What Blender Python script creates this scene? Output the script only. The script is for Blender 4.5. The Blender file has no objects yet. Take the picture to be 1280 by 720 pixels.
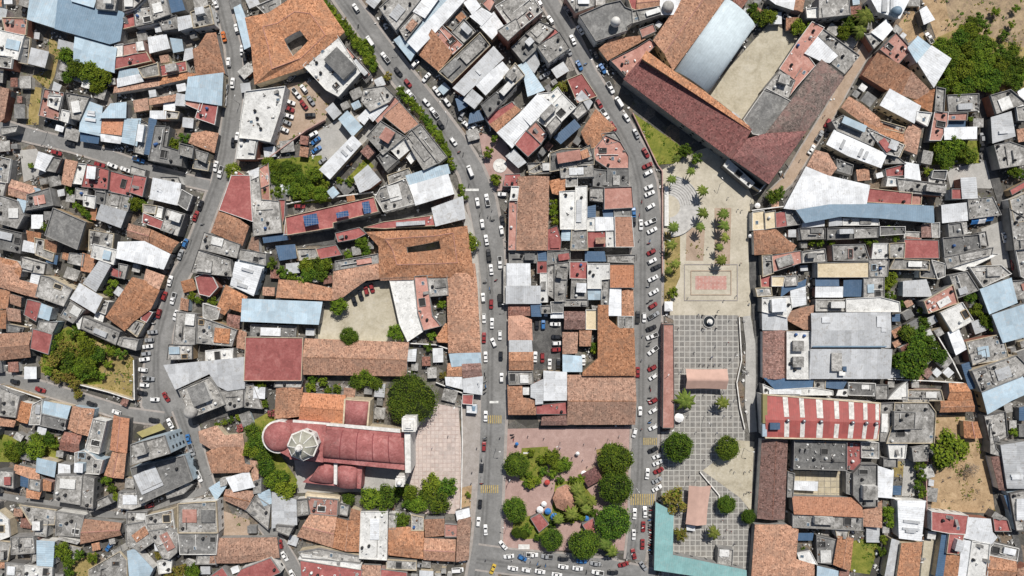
import bpy, bmesh, math, random
from mathutils import Vector, Matrix
R = math.radians
H, S = 290.0, 1.0/3.0           # drone height in metres, metres per photo pixel on the ground
def W(px, py, z=0.0):            # a point seen at (px,py) of the photograph that stands z metres high
    k = S*(H-z)/H
    return ((px-640)*k, (360-py)*k)
HOUSES = """B7 37,0 72,0 70,35 35,24
b7 72,0 88,0 154,15 150,51 138,55 70,36
B7 88,-6 121,-6 117,9 90,1
B6 94,45 145,60 142,90 92,75
M4 74,50 94,55 92,63 72,60
C8 122,-3 147,-3 144,13 122,11
F5 4,23 34,24 32,43 8,41
W6 -2,38 30,45 22,74 -2,68
M6 39,60 60,65 56,84 36,79
D4 29,46 38,48 35,80 25,78
C6 -2,70 16,72 14,85 -2,83
M5 -2,10 8,12 6,23 -2,24
C8 155,-4 182,-4 168,10 155,14
F5 153,22 168,17 170,32 154,36
C6 168,11 190,8 197,27 170,33
R5 145,72 183,66 188,76 144,86
F5 155,57 170,54 172,66 155,70
W5 145,57 154,56 153,70 145,71
W6 170,53 178,52 180,62 171,63
B4 150,88 172,86 174,92 148,97
N5 147,99 176,93 179,101 147,108
C6 174,86 197,80 199,94 180,97
S4 143,109 198,98 199,107 143,116
M4 68,103 76,107 73,114 66,112
S4 -2,108 14,114 12,120 -2,120
b5 209,-3 226,-3 231,12 214,15
C7 186,-3 207,-3 212,18 193,25
C6 200,27 220,20 225,35 204,38
M7 222,22 238,19 241,33 224,38
C7 240,16 262,8 267,30 243,35
N5 185,47 207,43 212,60 188,66
B5 213,48 227,50 229,63 217,65
T6 258,42 269,41 280,91 245,93 241,62 248,58
R4 199,83 232,77 233,88 201,95
S4 198,98 235,91 244,93 235,98 200,106
B7 236,97 279,92 276,131 231,124
M4 232,62 240,60 243,71 230,76
B7 293,10 300,6 319,54 306,61
C4 322,8 350,-4 351,13 335,20
F4 434,60 463,93 456,100 432,66
W8 420,43 428,55 450,90 423,120 408,112 380,82
C8 475,10 490,-3 527,-3 495,37
C7 500,37 520,15 527,25 507,50
N8 517,14 530,-3 549,-3 531,22
B6 551,-2 561,-4 510,52 505,50
N8 562,-2 583,-3 541,43 521,64 510,53
B5 493,50 500,45 519,65 513,75
F7 541,38 552,32 578,56 566,67
S7 540,39 565,68 549,88 523,66
N7 580,3 592,-3 600,8 590,17
N7 588,20 602,10 615,18 602,32
N7 601,34 617,16 629,32 615,48
F7 604,5 612,-3 618,2 612,13
C9 620,8 640,-4 665,-4 677,14 650,36 640,36
C11 623,38 645,24 650,36 635,50
D3 555,30 576,10 588,20 566,38
C7 566,40 580,25 594,40 580,53
D6 549,90 600,42 612,57 565,103
M9 567,110 617,59 629,72 580,119
N8 594,105 628,78 637,88 607,118
C9 630,97 644,80 655,94 640,108
D6 640,60 658,43 676,56 654,77
C7 658,42 675,28 692,36 674,54
R6 675,54 694,37 698,41 677,58
C9 672,58 699,41 711,60 686,78
M5 655,78 670,65 674,80 668,90
B6 648,82 657,78 680,112 660,120 655,95
R6 710,100 727,93 745,120 722,128
C8 707,-4 742,-4 742,7 720,15
D9 725,20 757,6 775,2 781,10 789,13 790,28 782,33 783,38 745,51
C7 789,15 824,9 825,18 784,31
T7 797,-4 824,-4 824,7 796,12
R6 785,-4 796,-4 795,12 790,10
N7 825,-4 853,-4 841,18 826,18
F5 800,37 816,31 819,39 803,46
S5 749,62 763,51 800,45 806,48 760,74
T9 856,-6 910,-6 842,86 818,49
F5 764,76 796,60 812,50 819,56 800,76 783,96
V10 908,-3 945,31 886,117 843,88
F5 1015,28 1029,35 1020,47 1006,66 1018,82 995,108 985,122 994,101 975,86 999,50
N7 1022,47 1046,70 1037,78 1025,75 1007,66
C5 1029,38 1073,70 1055,92 1040,80 1046,68 1024,46
C7 975,88 993,101 985,122 955,112
N7 960,-3 994,-3 991,12 970,5
T6 996,-3 1006,-3 1003,14 992,11
C9 1024,-3 1060,-3 1062,18 1024,22 1024,10
W7 1008,12 1023,10 1023,22 1009,22
N8 1088,-3 1137,-3 1125,22 1098,14
N7 1090,40 1108,25 1115,36 1103,50
C5 1082,44 1090,42 1100,52 1092,60
F6 1100,62 1120,42 1138,62 1122,80
B8 1135,60 1147,46 1164,58 1147,78
N9 1164,58 1189,73 1168,108 1162,100 1147,78
S7 1081,92 1095,68 1122,82 1136,91 1128,117 1110,110
S6 1136,91 1160,112 1160,126 1128,117
N5 1150,13 1158,8 1168,24 1155,30
S5 -2,110 13,112 5,148 -2,152
F5 57,112 80,117 73,150 50,144
W6 62,120 77,121 73,137 61,132
C6 84,117 112,122 100,150 90,148
W6 79,138 88,140 85,153 76,150
B6 105,125 127,133 124,169 100,164
b4 101,165 124,171 122,179 101,176
B7 138,130 157,128 157,147 125,147
R5 125,149 155,149 152,169 124,166
B6 156,149 176,149 171,182 152,177
N5 126,168 152,172 150,179 127,176
C6 175,152 187,156 180,193 169,190
b6 187,148 195,150 186,193 181,192
D6 196,160 212,160 205,200 187,196
N5 48,190 67,196 57,214 43,209
C5 68,197 77,199 70,215 59,213
S5 80,199 98,203 90,233 76,229
W5 99,205 108,206 103,230 93,229
R6 110,205 136,213 134,236 103,233
F5 137,214 166,222 163,245 135,238
R5 168,219 183,222 178,245 163,240
C4 165,208 182,213 181,220 164,216
R6 252,127 272,131 268,155 245,147
F6 233,121 254,127 251,138 232,130
S5 186,124 220,118 219,126 188,131
M6 221,117 232,119 231,132 219,131
N5 205,129 219,129 218,138 205,138
N6 188,139 207,139 207,148 188,148
C5 207,139 224,141 222,148 207,148
T5 240,167 257,164 272,167 267,190 236,178
D6 195,158 207,158 203,183 228,190 227,207 187,200 190,185
C8 226,180 242,184 240,197 225,193
C7 246,188 260,192 257,203 247,198
D4 244,200 262,203 260,213 242,210
W8 308,115 356,109 350,140 338,177 322,174 300,172 302,150
W7 300,172 322,174 318,198 296,198
R6 292,211 310,222 305,241 285,238
N5 312,215 323,210 324,228 312,228
F5 325,211 335,205 337,230 325,235
C8 455,112 480,108 492,120 487,127 463,139 452,126
N7 461,146 478,127 484,132 466,151
N6 447,148 458,137 464,143 455,155
R7 480,145 499,128 523,155 506,166
F6 470,150 480,134 494,122 499,127 480,145 473,154
B6 424,149 434,139 452,158 441,170
N6 400,212 441,170 451,180 412,223
C7 459,171 476,152 506,171 479,193
W6 489,187 506,175 514,185 499,198
W5 509,197 516,188 522,195 514,204
D6 472,196 481,189 497,200 483,213
C8 507,172 515,163 547,204 530,212 520,196
C8 516,163 526,156 558,196 548,204
M6 443,222 460,207 475,225 462,235 450,240
C5 485,220 511,211 515,219 487,230
M8 580,125 590,112 603,123 593,135
b5 570,124 582,120 584,132 574,138
b4 588,142 600,138 604,149 586,154
D8 602,131 640,100 645,108 610,146
R5 607,147 640,128 644,133 613,156
S5 613,156 644,133 650,137 621,164
N9 622,166 649,143 662,156 640,184
N9 650,142 672,118 690,130 663,156
W9 671,150 703,118 719,134 697,156 683,158
R8 643,179 657,164 676,180 660,195
F8 660,163 670,153 683,168 676,179
C11 684,158 695,146 701,153 689,167
M5 633,195 643,187 657,203 648,209
b6 693,172 718,150 725,158 701,179
M6 719,124 727,114 740,128 735,137
C6 715,141 728,128 734,138 722,148
W6 690,116 697,110 702,117 673,144 672,118
D6 688,192 702,187 742,186 742,205 688,214
C5 660,215 680,203 682,212 668,217
R4 632,219 650,218 650,232 630,232
T6 727,165 745,137 757,148 769,160 755,168 742,187 733,178
F5 742,188 757,170 775,178 785,195 785,210 760,210 745,200
C6 720,190 737,182 741,198 722,205
D6 760,211 785,211 785,232 760,232
X10 780,97 801,74 858,111 938,163 933,173 916,198 850,150
s11.6 801,74 808,63 842,88 882,114 900,128 938,158 938,163 858,111
X9 1028,73 1057,96 1010,163 958,166 988,127
X10 958,166 1010,163 962,230 916,198 933,173
D7 957,111 990,128 957,170 941,167 930,150
T6 1053,134 1062,121 1077,130 1100,148 1100,165 1078,152
C7 1040,152 1053,145 1096,166 1090,182 1046,163
N7 1034,180 1043,163 1108,193 1101,209 1060,194
T6 1010,207 1020,188 1035,192 1046,210 1038,220
D4 1046,200 1065,207 1063,218 1046,213
W6 905,207 910,200 942,229 937,234
N8 1101,131 1112,112 1150,133 1143,153
W7 1146,140 1163,142 1158,157 1145,150
S6 1140,117 1166,113 1162,140 1150,132
S6 1080,143 1130,166 1129,178 1080,160
T6 1132,165 1140,153 1152,160 1146,192 1130,186
C7 1086,163 1096,167 1128,182 1122,195 1108,192
F5 1168,141 1184,141 1183,156 1175,175 1162,175
b3 1182,151 1206,151 1206,160 1182,160
F4 1184,143 1208,142 1207,150 1184,150
N6 1181,160 1221,159 1220,173 1181,174
C6 1238,120 1262,113 1280,128 1245,142
M7 1240,147 1263,140 1268,170 1242,178
C6 1270,135 1284,132 1284,150 1272,150
C6 1243,182 1262,178 1282,185 1282,205 1250,210
N5 1132,203 1148,206 1150,225 1131,222
F4 1107,212 1130,206 1131,219 1108,220
T5 14,225 44,234 40,252 10,243
B5 43,235 50,237 47,254 41,252
C6 -2,244 22,252 30,270 22,285 -2,278
B6 22,249 34,252 28,270 18,263
D5 -2,285 28,292 26,316 -2,310
D8 68,261 107,278 97,311 58,294
S4 112,260 121,261 120,275 112,273
M6 127,256 158,265 150,284 120,273
C5 122,224 134,226 131,240 119,237
N6 192,223 226,230 222,256 187,248
R6 180,267 207,278 202,286 179,278
T6 161,280 187,287 185,303 159,295
T6 187,287 222,303 213,316 185,303
C6 113,288 142,293 140,311 112,312
W7 118,306 146,313 142,330 115,321
N8 148,303 180,302 212,318 204,336 145,322
S4 35,289 52,292 47,305 34,302
N5 30,301 45,305 44,316 28,313
S4 57,300 72,303 68,316 56,312
C5 45,298 56,300 55,312 68,317 66,326 46,318
b4 60,318 72,320 70,330 58,327
C5 88,317 105,318 103,332 86,328
S4 105,317 120,322 112,340 103,338
T6 -2,322 20,327 26,335 24,346 -2,346
C5 28,322 57,330 55,342 28,338
C7 210,262 231,268 222,294 202,287
D5 228,238 240,245 234,262 223,255
R8 290,220 312,220 313,240 315,276 275,262 283,240
T7 274,262 284,264 310,283 302,306 264,290
C8 256,291 300,306 296,322 250,311
C7 249,313 288,325 290,345 240,340
C7 314,226 323,222 326,250 348,252 352,290 318,294
F5 326,215 336,225 337,250 327,248
C4 337,230 351,231 362,244 362,250 340,250
N5 351,231 361,232 361,243 351,242
R4 348,250 356,250 355,271 351,289
F5 358,272 380,269 380,290 356,293
S4 315,297 323,297 324,314 310,310
C6 300,312 332,317 332,331 300,324
N6 297,325 330,332 326,346 292,346
b5 329,297 358,293 360,299 330,303
b3 345,308 368,306 370,322 350,325
C5 202,222 210,230 225,229 222,222
F8 358,272 467,247 472,264 416,278 416,284 360,293
C7 470,247 476,236 507,224 519,254 480,264
B7 508,220 540,210 559,206 562,216 512,231
N8 512,232 560,218 567,242 520,256
M7 540,260 578,246 581,273 545,282
R5 457,284 480,278 540,270 543,281 480,285
R5 420,292 449,285 457,292 445,298 423,302
R4 395,312 420,307 426,318 400,323
C4 372,312 395,311 398,322 375,325
C5 420,327 472,318 475,328 420,337
T7 648,221 686,221 684,312 646,312
F6 637,251 646,250 644,312 636,312
W6 640,234 648,234 646,250 638,250
S5 687,226 706,223 705,245 691,241
W7 700,240 719,239 718,286 701,286
W7 720,234 733,233 733,286 719,287
C6 708,221 721,221 721,232 708,233
R5 684,287 696,283 701,300 700,312 685,312
B5 703,288 713,288 712,300 702,300
C6 715,288 733,288 734,312 714,312
D3 637,315 671,315 672,328 637,328
b4 673,315 682,315 683,326 673,326
D4 685,315 712,313 712,326 685,330
F7 756,235 789,234 791,259 756,261
C5 738,236 754,236 754,252 738,250
b5 735,259 744,257 744,271 735,271
b5 754,263 766,262 767,271 755,271
D5 768,262 788,262 788,270 768,270
R7 769,271 789,271 792,308 770,308
W5 734,274 743,273 744,288 734,288
N6 745,272 767,272 768,287 745,288
W5 758,289 769,289 769,308 758,308
F5 735,290 756,290 757,308 735,309
b4 732,315 755,315 757,326 732,326
C4 760,320 793,319 793,328 760,327
N8 981,260 998,228 1008,209 1035,220 1087,232 1083,254 1000,262
M8 996,263 1050,254 1100,255 1167,258 1167,278 1098,272 1050,270 1006,278
R4 1084,243 1101,239 1140,242 1138,255 1084,254
R5 969,267 981,264 983,282 970,284
C5 981,264 994,263 1000,280 984,282
W5 941,266 954,264 955,286 941,287
F5 956,266 968,264 969,284 957,286
N5 1004,279 1030,274 1030,282 1003,284
M5 1037,273 1051,272 1053,281 1037,282
W5 1054,274 1097,274 1098,281 1054,281
T6 943,289 970,287 984,300 995,307 990,315 944,318
F6 965,320 1000,314 1001,328 967,339
C6 953,320 964,319 966,341 954,345
C6 1003,315 1030,312 1032,326 1003,328
C6 1041,307 1080,306 1086,325 1042,325
F6 1022,329 1085,328 1085,346 1022,346
C6 1122,224 1180,231 1178,244 1124,240
R6 1086,236 1139,242 1138,255 1083,252
F5 1140,242 1151,243 1150,255 1139,255
N6 1177,257 1207,254 1210,275 1179,278
D5 1185,281 1200,279 1203,293 1186,295
C5 1201,279 1208,278 1209,292 1204,293
M6 1201,223 1220,222 1222,247 1203,248
R5 1190,237 1202,237 1203,248 1190,248
C6 1210,250 1240,247 1250,268 1212,273
C5 1223,292 1231,290 1234,307 1226,306
R6 1131,300 1172,301 1173,322 1130,322
W5 1092,305 1110,305 1111,322 1090,323
C6 1112,305 1130,304 1129,322 1112,322
K5 1153,282 1163,281 1165,296 1153,296
C5 1164,280 1173,279 1173,296 1165,296
C4 1131,290 1151,291 1150,298 1130,297
C5 1112,336 1118,324 1160,326 1160,337
W5 1188,334 1235,317 1246,318 1204,338
C6 1262,250 1285,240 1285,275 1268,278
R4 1263,238 1284,226 1284,232 1265,243
T7 -2,323 20,328 24,334 22,350 48,357 46,372 30,368 -2,358
T5 -2,362 11,364 8,385 -2,385
S5 14,368 27,372 24,383 12,379
N5 41,339 51,342 46,356 38,353
C8 52,345 62,347 90,362 80,382 46,370
R5 35,375 51,379 45,401 31,393
B6 52,380 65,385 61,400 48,396
N8 100,355 128,372 118,391 88,373
M7 104,354 125,325 138,332 120,364
C6 88,376 105,388 92,403 77,395
C6 105,396 150,415 145,430 102,410
W5 95,402 103,396 104,410 98,411
T7 165,347 180,351 198,363 187,386 165,402 155,413 132,396
S6 182,337 204,345 200,361 181,351
R5 177,399 180,387 190,391 183,402
C5 160,411 166,399 181,404 172,420
C5 143,420 153,423 150,432 141,428
C5 155,423 173,425 170,437 152,432
R5 42,412 65,418 60,442 39,435
T6 -2,418 38,416 36,446 -2,450
D4 10,406 30,410 28,415 10,414
C5 50,402 72,403 65,417 48,411
R4 140,334 152,340 150,347 140,344
R6 245,347 257,342 266,347 272,359 262,370 250,367
N8 294,328 328,335 317,369 288,356
T6 282,357 308,371 302,390 286,385 280,393 270,388
S4 226,373 236,375 235,388 225,386
C6 222,390 245,393 243,430 218,430
C7 248,397 263,401 296,413 290,432 247,428
W5 258,439 291,436 290,451 258,451
C6 212,431 240,432 240,448 210,449
B8 303,374 402,378 398,405 302,401
R8 308,422 378,423 376,475 306,475
S6 348,350 375,352 415,361 414,375 347,371
D4 315,406 370,408 369,421 314,420
T7 417,340 472,330 474,348 457,350 440,362 428,371 415,375
T7 475,346 520,342 518,349 476,350
W6 488,351 516,349 522,395 528,414 510,426 500,405
F7 519,346 533,345 540,395 550,407 530,412 523,390
C6 535,345 558,343 560,368 538,370
T7 381,424 510,429 507,470 378,468
N5 511,438 520,437 519,451 510,451
T7 558,330 593,330 596,360 600,440 561,441
S6 546,422 557,405 561,406 561,428 548,427
B6 562,443 600,440 601,455 565,458
N7 634,330 662,330 663,357 634,357
M7 633,358 675,358 675,379 633,379
W5 676,342 684,342 684,377 676,377
R5 672,327 683,327 683,341 672,341
C5 685,333 692,332 691,372 685,368
C7 694,330 711,328 708,348 694,348
R5 713,328 733,328 733,348 713,347
C6 694,350 708,350 706,376 694,376
C6 715,350 733,350 733,373 714,373
C5 706,375 734,375 734,382 706,382
T6 636,396 652,395 664,400 665,425 636,425
M5 637,426 664,426 665,439 637,439
T6 637,440 666,440 666,462 637,462
K4 636,381 662,381 662,394 636,394
b5 664,380 676,380 676,395 665,395
D5 689,378 703,377 703,390 690,390
N4 689,391 703,391 704,397 689,397
K5 706,390 731,390 731,411 706,411
W4 733,388 746,388 746,411 733,411
T5 704,416 722,416 721,441 704,442
T5 725,414 739,414 738,432 725,432
W7 735,330 761,330 761,348 751,349 751,360 735,360
B6 735,361 751,361 751,374 736,374
C6 752,351 760,351 760,381 752,381
R7 763,331 792,331 792,359 763,359
N7 763,361 776,361 776,394 761,394
T6 778,362 791,362 792,394 778,394
C6 773,396 790,396 790,410 773,410
R4 951,345 963,344 963,358 952,358
W6 965,346 980,346 978,357 965,357
C5 982,346 995,345 996,356 982,357
b5 978,359 1000,353 1007,350 1006,357 988,362 977,370
N6 989,364 1006,359 1007,380 990,384
W7 953,373 987,371 989,385 983,396 953,389
M6 953,391 983,398 984,412 954,412
S5 987,391 1000,386 1015,382 1012,411 1004,411 986,400
C5 945,361 963,360 964,369 947,370
b5 1020,349 1048,349 1048,357 1020,357
b5 1055,351 1079,350 1076,370 1055,370
N5 1020,359 1053,359 1053,371 1020,371
C5 1020,375 1056,375 1056,388 1020,388
W6 1058,374 1100,372 1123,378 1124,389 1058,389
K6 955,415 982,413 982,473 955,473
W7 984,415 1012,415 1012,473 984,473
M9 1015,392 1113,391 1113,434 1015,434
M8 1013,437 1114,437 1113,473 1013,473
C6 1080,348 1104,347 1104,370 1080,371
M6 1130,352 1158,350 1164,370 1129,370
F7 1155,377 1190,357 1196,378 1160,391
C6 1187,345 1208,340 1222,362 1196,372
C6 1212,334 1250,332 1262,342 1228,358
W7 1176,391 1202,379 1215,400 1190,414
N6 1185,416 1198,411 1208,436 1195,443
B8 1225,362 1263,348 1272,378 1238,392
B8 1240,394 1285,379 1285,420 1255,428
C6 1208,428 1252,418 1260,448 1215,455
b3 1116,394 1124,393 1124,401 1116,401
C6 -2,483 25,495 20,521 -2,518
T5 25,502 41,506 33,529 19,524
S4 -2,520 18,527 17,533 -2,531
C5 42,506 53,500 50,530 38,530
B5 56,502 88,508 83,523 52,516
D5 54,518 83,525 80,537 52,531
T6 90,508 116,512 110,545 84,536
K6 80,541 101,544 97,566 74,562
C6 118,524 133,527 124,566 108,562
T6 142,520 160,524 157,566 137,562
y3 172,541 200,530 205,536 178,546
M8 205,457 257,452 261,467 220,486
M8 259,452 305,447 305,485 284,488 272,482 262,467
C8 225,488 261,472 271,484 281,505 243,520 231,503
C7 275,489 304,487 303,508 284,513
C4 306,482 316,480 327,510 306,508
N5 318,484 331,485 330,498 317,497
T6 248,540 270,533 280,545 302,543 305,562 265,562 250,553
T6 345,485 377,485 375,520 343,523
T7 379,492 431,495 428,530 374,524
T5 560,455 576,454 577,470 559,470
K6 578,454 600,453 602,470 579,472
N5 557,472 577,472 578,486 558,481
N6 579,474 603,471 602,493 580,490
R4 579,494 591,494 590,505 579,504
N3 584,506 595,506 595,516 584,515
C6 636,465 665,465 666,479 637,480
T6 635,482 652,482 653,498 669,500 669,518 636,518
W5 654,485 661,485 661,493 654,493
M7 664,482 678,475 678,504 670,505 670,498 664,496
N8 680,464 708,466 708,500 680,500
R5 671,507 708,503 708,517 671,517
B5 704,444 727,446 727,464 704,464
T7 748,382 760,382 760,399 774,411 792,411 794,469 729,469 729,466 748,448
T7 710,470 794,470 794,531 710,531
K5 678,522 709,520 709,531 677,531
b6 956,473 1016,475 1015,484 970,487
W6 954,481 969,488 1016,485 1040,489 1040,493 955,493
C4 1018,476 1031,476 1030,487 1018,484
b5 1033,476 1058,477 1053,486 1033,484
W5 1048,488 1059,487 1059,495 1046,494
D5 1061,479 1093,480 1092,494 1061,493
C5 1095,482 1109,482 1109,498 1095,498
W5 1122,486 1133,478 1133,498 1111,498
C4 1135,488 1175,488 1178,500 1135,500
T6 1188,480 1208,480 1216,499 1186,500
T6 1177,502 1216,501 1218,514 1176,515
T5 1206,527 1222,528 1228,547 1207,547
b5 1203,456 1212,453 1218,485 1212,486
C8 1215,464 1270,445 1285,460 1277,469 1226,489
C6 1212,443 1230,437 1232,449 1215,456
B7 1228,490 1277,470 1285,480 1285,491 1265,500 1235,517
C5 1230,520 1255,515 1258,545 1238,555
b4 1275,510 1285,508 1285,525 1275,525
C6 1101,505 1116,504 1114,530 1106,551 1100,551
C6 1118,504 1160,504 1168,515 1166,553 1108,553 1115,531
C9 1118,515 1143,516 1142,535 1118,536
B6 47,573 70,578 67,596 45,590
S4 18,582 46,588 50,599 38,597 18,590
S4 33,612 50,615 49,623 34,621
S4 53,600 65,603 64,613 53,613
C5 -2,588 17,590 17,610 -2,606
b4 26,595 36,597 35,609 26,607
C4 38,598 51,600 50,613 37,610
C8 95,566 106,564 115,570 120,575 128,576 124,592 95,590
N5 74,580 87,582 87,592 73,592
C8 72,594 103,594 100,630 68,625
C9 105,593 118,598 116,635 102,632
T6 140,566 156,568 153,598 130,594
D8 165,585 230,570 240,600 176,629
C5 150,615 173,615 182,630 165,636 148,634
C5 26,632 70,638 68,655 40,655
C5 71,640 105,645 100,670 71,668
W5 -2,640 10,650 12,670 -2,675
T5 105,650 150,655 150,669 100,680
C14 165,556 205,545 212,566 165,580
T6 258,566 280,555 300,544 305,580 315,583 310,590 265,591
N6 283,598 310,590 315,602 318,608 292,614
B5 262,610 278,600 282,608 270,625
T5 282,613 318,615 308,638 280,625
C5 309,637 320,620 338,632 335,660
B5 323,618 337,612 339,629 330,632
M6 340,616 370,625 371,655 340,660
T4 313,576 322,577 322,600 316,602
C8 224,630 270,627 272,665 224,665
C6 183,645 215,638 218,660 185,662
N4 570,640 586,636 587,645 572,650
R3 664,648 675,642 685,655 674,664
T8 954,551 985,551 981,649 948,648
D8 993,551 1057,553 1057,587 992,585
R5 1059,553 1076,554 1076,572 1073,588 1059,586
C5 1077,553 1097,554 1097,572 1077,571
D6 1076,581 1095,581 1095,632 1078,632 1066,618 1066,592
N3 983,602 1022,603 1021,613 983,611
S7 992,622 1077,624 1077,645 992,641
C6 991,643 1077,646 1077,662 991,658
S5 1079,640 1100,626 1100,658 1079,658
D4 1104,573 1120,573 1120,583 1104,582
N6 1097,583 1116,589 1114,622 1097,621
b4 1117,608 1126,608 1125,618 1117,618
N7 1122,626 1157,627 1152,676 1124,672
R7 1165,640 1209,645 1206,667 1187,666 1165,662
N6 1210,647 1237,649 1240,665 1246,672 1240,680 1205,672
M8 1252,557 1285,552 1285,610 1260,610
C6 1262,617 1285,612 1285,662 1270,662
C5 74,672 98,678 96,680 72,674
B6 47,676 67,678 65,708 47,706
W5 32,707 65,710 64,726 31,726
C6 15,672 42,671 44,690 16,692
C5 8,704 30,706 30,726 8,726
C5 44,672 46,674 46,700 40,702 42,690
C6 112,712 150,690 159,700 159,726 112,726
C6 158,656 180,652 196,674 176,688 160,681
C7 187,664 212,660 223,666 221,690 212,698 204,696
D7 224,667 272,667 270,692 226,692
N4 193,677 203,677 203,688 194,688
B6 160,689 168,687 190,712 183,726 163,726
T6 264,674 345,673 348,697 300,704 262,704
R5 256,726 278,710 288,726
R7 302,712 338,698 350,715 320,728 290,728
C8 346,657 366,659 361,669 346,663
T6 371,671 388,643 420,648 415,685
T6 421,649 450,652 449,690 416,685
S5 438,648 440,636 450,640 450,650
F4 385,622 422,625 421,644 389,641
W8 452,640 484,640 483,699 450,697
W5 374,698 377,693 451,706 450,711
R6 376,701 452,713 450,728 378,728
S5 453,708 475,709 475,726 453,726
T6 485,662 510,660 529,666 529,699 484,694
S6 531,649 555,648 555,670 532,672
T6 531,674 569,676 568,702 530,700
S6 573,650 588,648 585,700 571,701
C5 515,644 529,647 529,662 515,662
F5 557,655 571,656 571,670 557,670
R4 477,712 508,716 508,726 477,726
q7 821,630 842,641 840,694 932,713 932,728 818,711
T7 945,657 984,657 998,663 995,700 1018,707 1018,728 940,728
b3 997,667 1016,667 1015,675 997,675
W5 997,692 1012,689 1020,704 1000,702
B6 1022,708 1047,714 1047,728 1022,728
T6 1049,671 1067,674 1063,713 1043,706
D3 1021,670 1044,675 1040,704 1022,702
S6 1125,678 1155,680 1150,728 1118,728
M6 1115,674 1124,677 1117,722 1106,722
R6 1187,668 1204,669 1198,692 1184,691
S5 1184,694 1198,695 1194,726 1178,726
N6 1204,675 1213,677 1207,726 1195,726
W6 1215,677 1236,680 1232,726 1208,726
C5 1238,684 1242,679 1272,686 1270,700 1237,693
T6 1236,695 1271,702 1268,726 1232,726
F4 1241,648 1258,650 1262,663 1243,663
T5 1274,712 1285,706 1285,728 1272,728
b5 1178,668 1185,667 1178,722 1170,722
b4 1256,620 1263,620 1277,660 1271,662
C4 898,685 915,687 914,706 897,704
R3 729,656 741,648 744,665 736,667
N2 859,657 868,658 868,663 859,662
C5 2,160 22,158 20,164 2,168
C5 -3,196 14,200 10,228 -3,226
C6 -3,228 8,230 5,244 -3,244
W5 106,244 120,246 118,260 106,257
D5 121,240 132,242 130,256 120,253
C4 134,240 166,246 160,264 132,256
N4 150,244 168,248 166,256 148,252
C5 180,256 196,258 194,267 180,265
W4 196,258 204,260 202,272 195,270
S4 10,385 26,388 24,402 8,400
S4 0,388 8,388 8,410 -3,410
C4 150,330 160,332 156,348 150,346
C4 125,374 136,378 132,392 122,388
W3 120,390 130,394 128,402 118,398
C5 228,470 250,466 250,474 230,484
C5 184,158 194,158 192,172 184,170
C6 255,380 275,386 272,398 262,400 255,396
K5 285,393 300,396 298,410 284,408
S4 298,412 307,416 305,436 297,434
C5 345,475 378,476 376,484 344,483
S4 431,485 444,486 442,498 430,496
C5 660,205 690,204 688,216 662,218
C6 700,205 740,204 742,220 702,222
D5 742,212 760,214 760,234 742,232
C5 706,246 720,246 718,262 706,262
C5 752,168 768,166 775,176 758,180
C5 676,383 690,382 690,391 677,391
C4 740,382 748,383 747,388 741,388
C5 1096,150 1130,160 1128,166 1094,158
D5 1100,170 1130,182 1124,196 1100,190
C5 1106,192 1120,196 1130,204 1106,204
W5 1110,222 1130,224 1128,232 1108,232
C5 1160,222 1178,224 1178,230 1160,229
D5 1166,214 1182,214 1180,224 1164,222
C5 1170,110 1180,112 1178,140 1168,138
C5 1184,120 1222,118 1222,138 1186,140
C6 1262,262 1285,276 1285,310 1268,312
C5 1270,314 1285,312 1285,350 1276,345
C5 1264,352 1285,350 1285,372 1270,374
D5 1178,298 1222,294 1224,310 1180,320
C5 1180,322 1240,310 1238,318 1184,335
C5 1000,286 1030,286 1030,298 1002,299
D5 1034,286 1066,285 1066,298 1034,299
C5 1068,286 1096,285 1096,296 1068,297
D5 1100,284 1130,284 1130,292 1100,294
C5 1086,324 1110,324 1108,345 1088,345
D4 1150,326 1172,326 1172,348 1150,346
C5 1165,326 1180,330 1180,345 1172,348
K5 1134,296 1150,298 1148,300 1134,299
C5 1128,497 1160,498 1158,503 1128,503
C5 1140,560 1160,555 1158,575 1142,576
W5 1110,555 1132,555 1130,572 1112,572
C5 1236,525 1244,560 1252,570 1238,566
K5 1240,572 1252,570 1258,612 1250,612
C5 1244,640 1258,648 1250,650 1240,646
C5 630,332 634,332 634,378 630,378
C5 985,590 992,592 990,620 984,620
C5 1058,590 1066,592 1066,618 1058,616
C4 1044,660 1060,662 1058,672 1046,670
C5 108,632 135,620 140,628 112,640
C5 -3,676 14,678 10,700 -3,700
C5 44,645 60,652 58,670 44,668
C5 140,690 150,684 152,690 142,696
C5 204,600 224,600 240,606 230,616 210,622
C5 160,640 184,640 182,652 160,655
W4 198,702 215,700 214,714 200,716
C5 248,694 268,694 270,704 246,704
C5 275,600 284,598 283,606 276,608
C5 318,602 326,600 326,615 318,616
C5 372,625 384,624 386,642 372,644
C5 426,630 436,632 434,644 425,642
C5 485,642 496,644 494,660 486,660
C5 375,690 400,686 450,696 450,702 378,696
C5 484,700 520,702 520,712 484,710
C5 -3,255 4,256 2,276 -3,276
D6 35,244 62,236 66,256 34,262
C5 96,236 110,238 108,250 95,248"""
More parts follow.
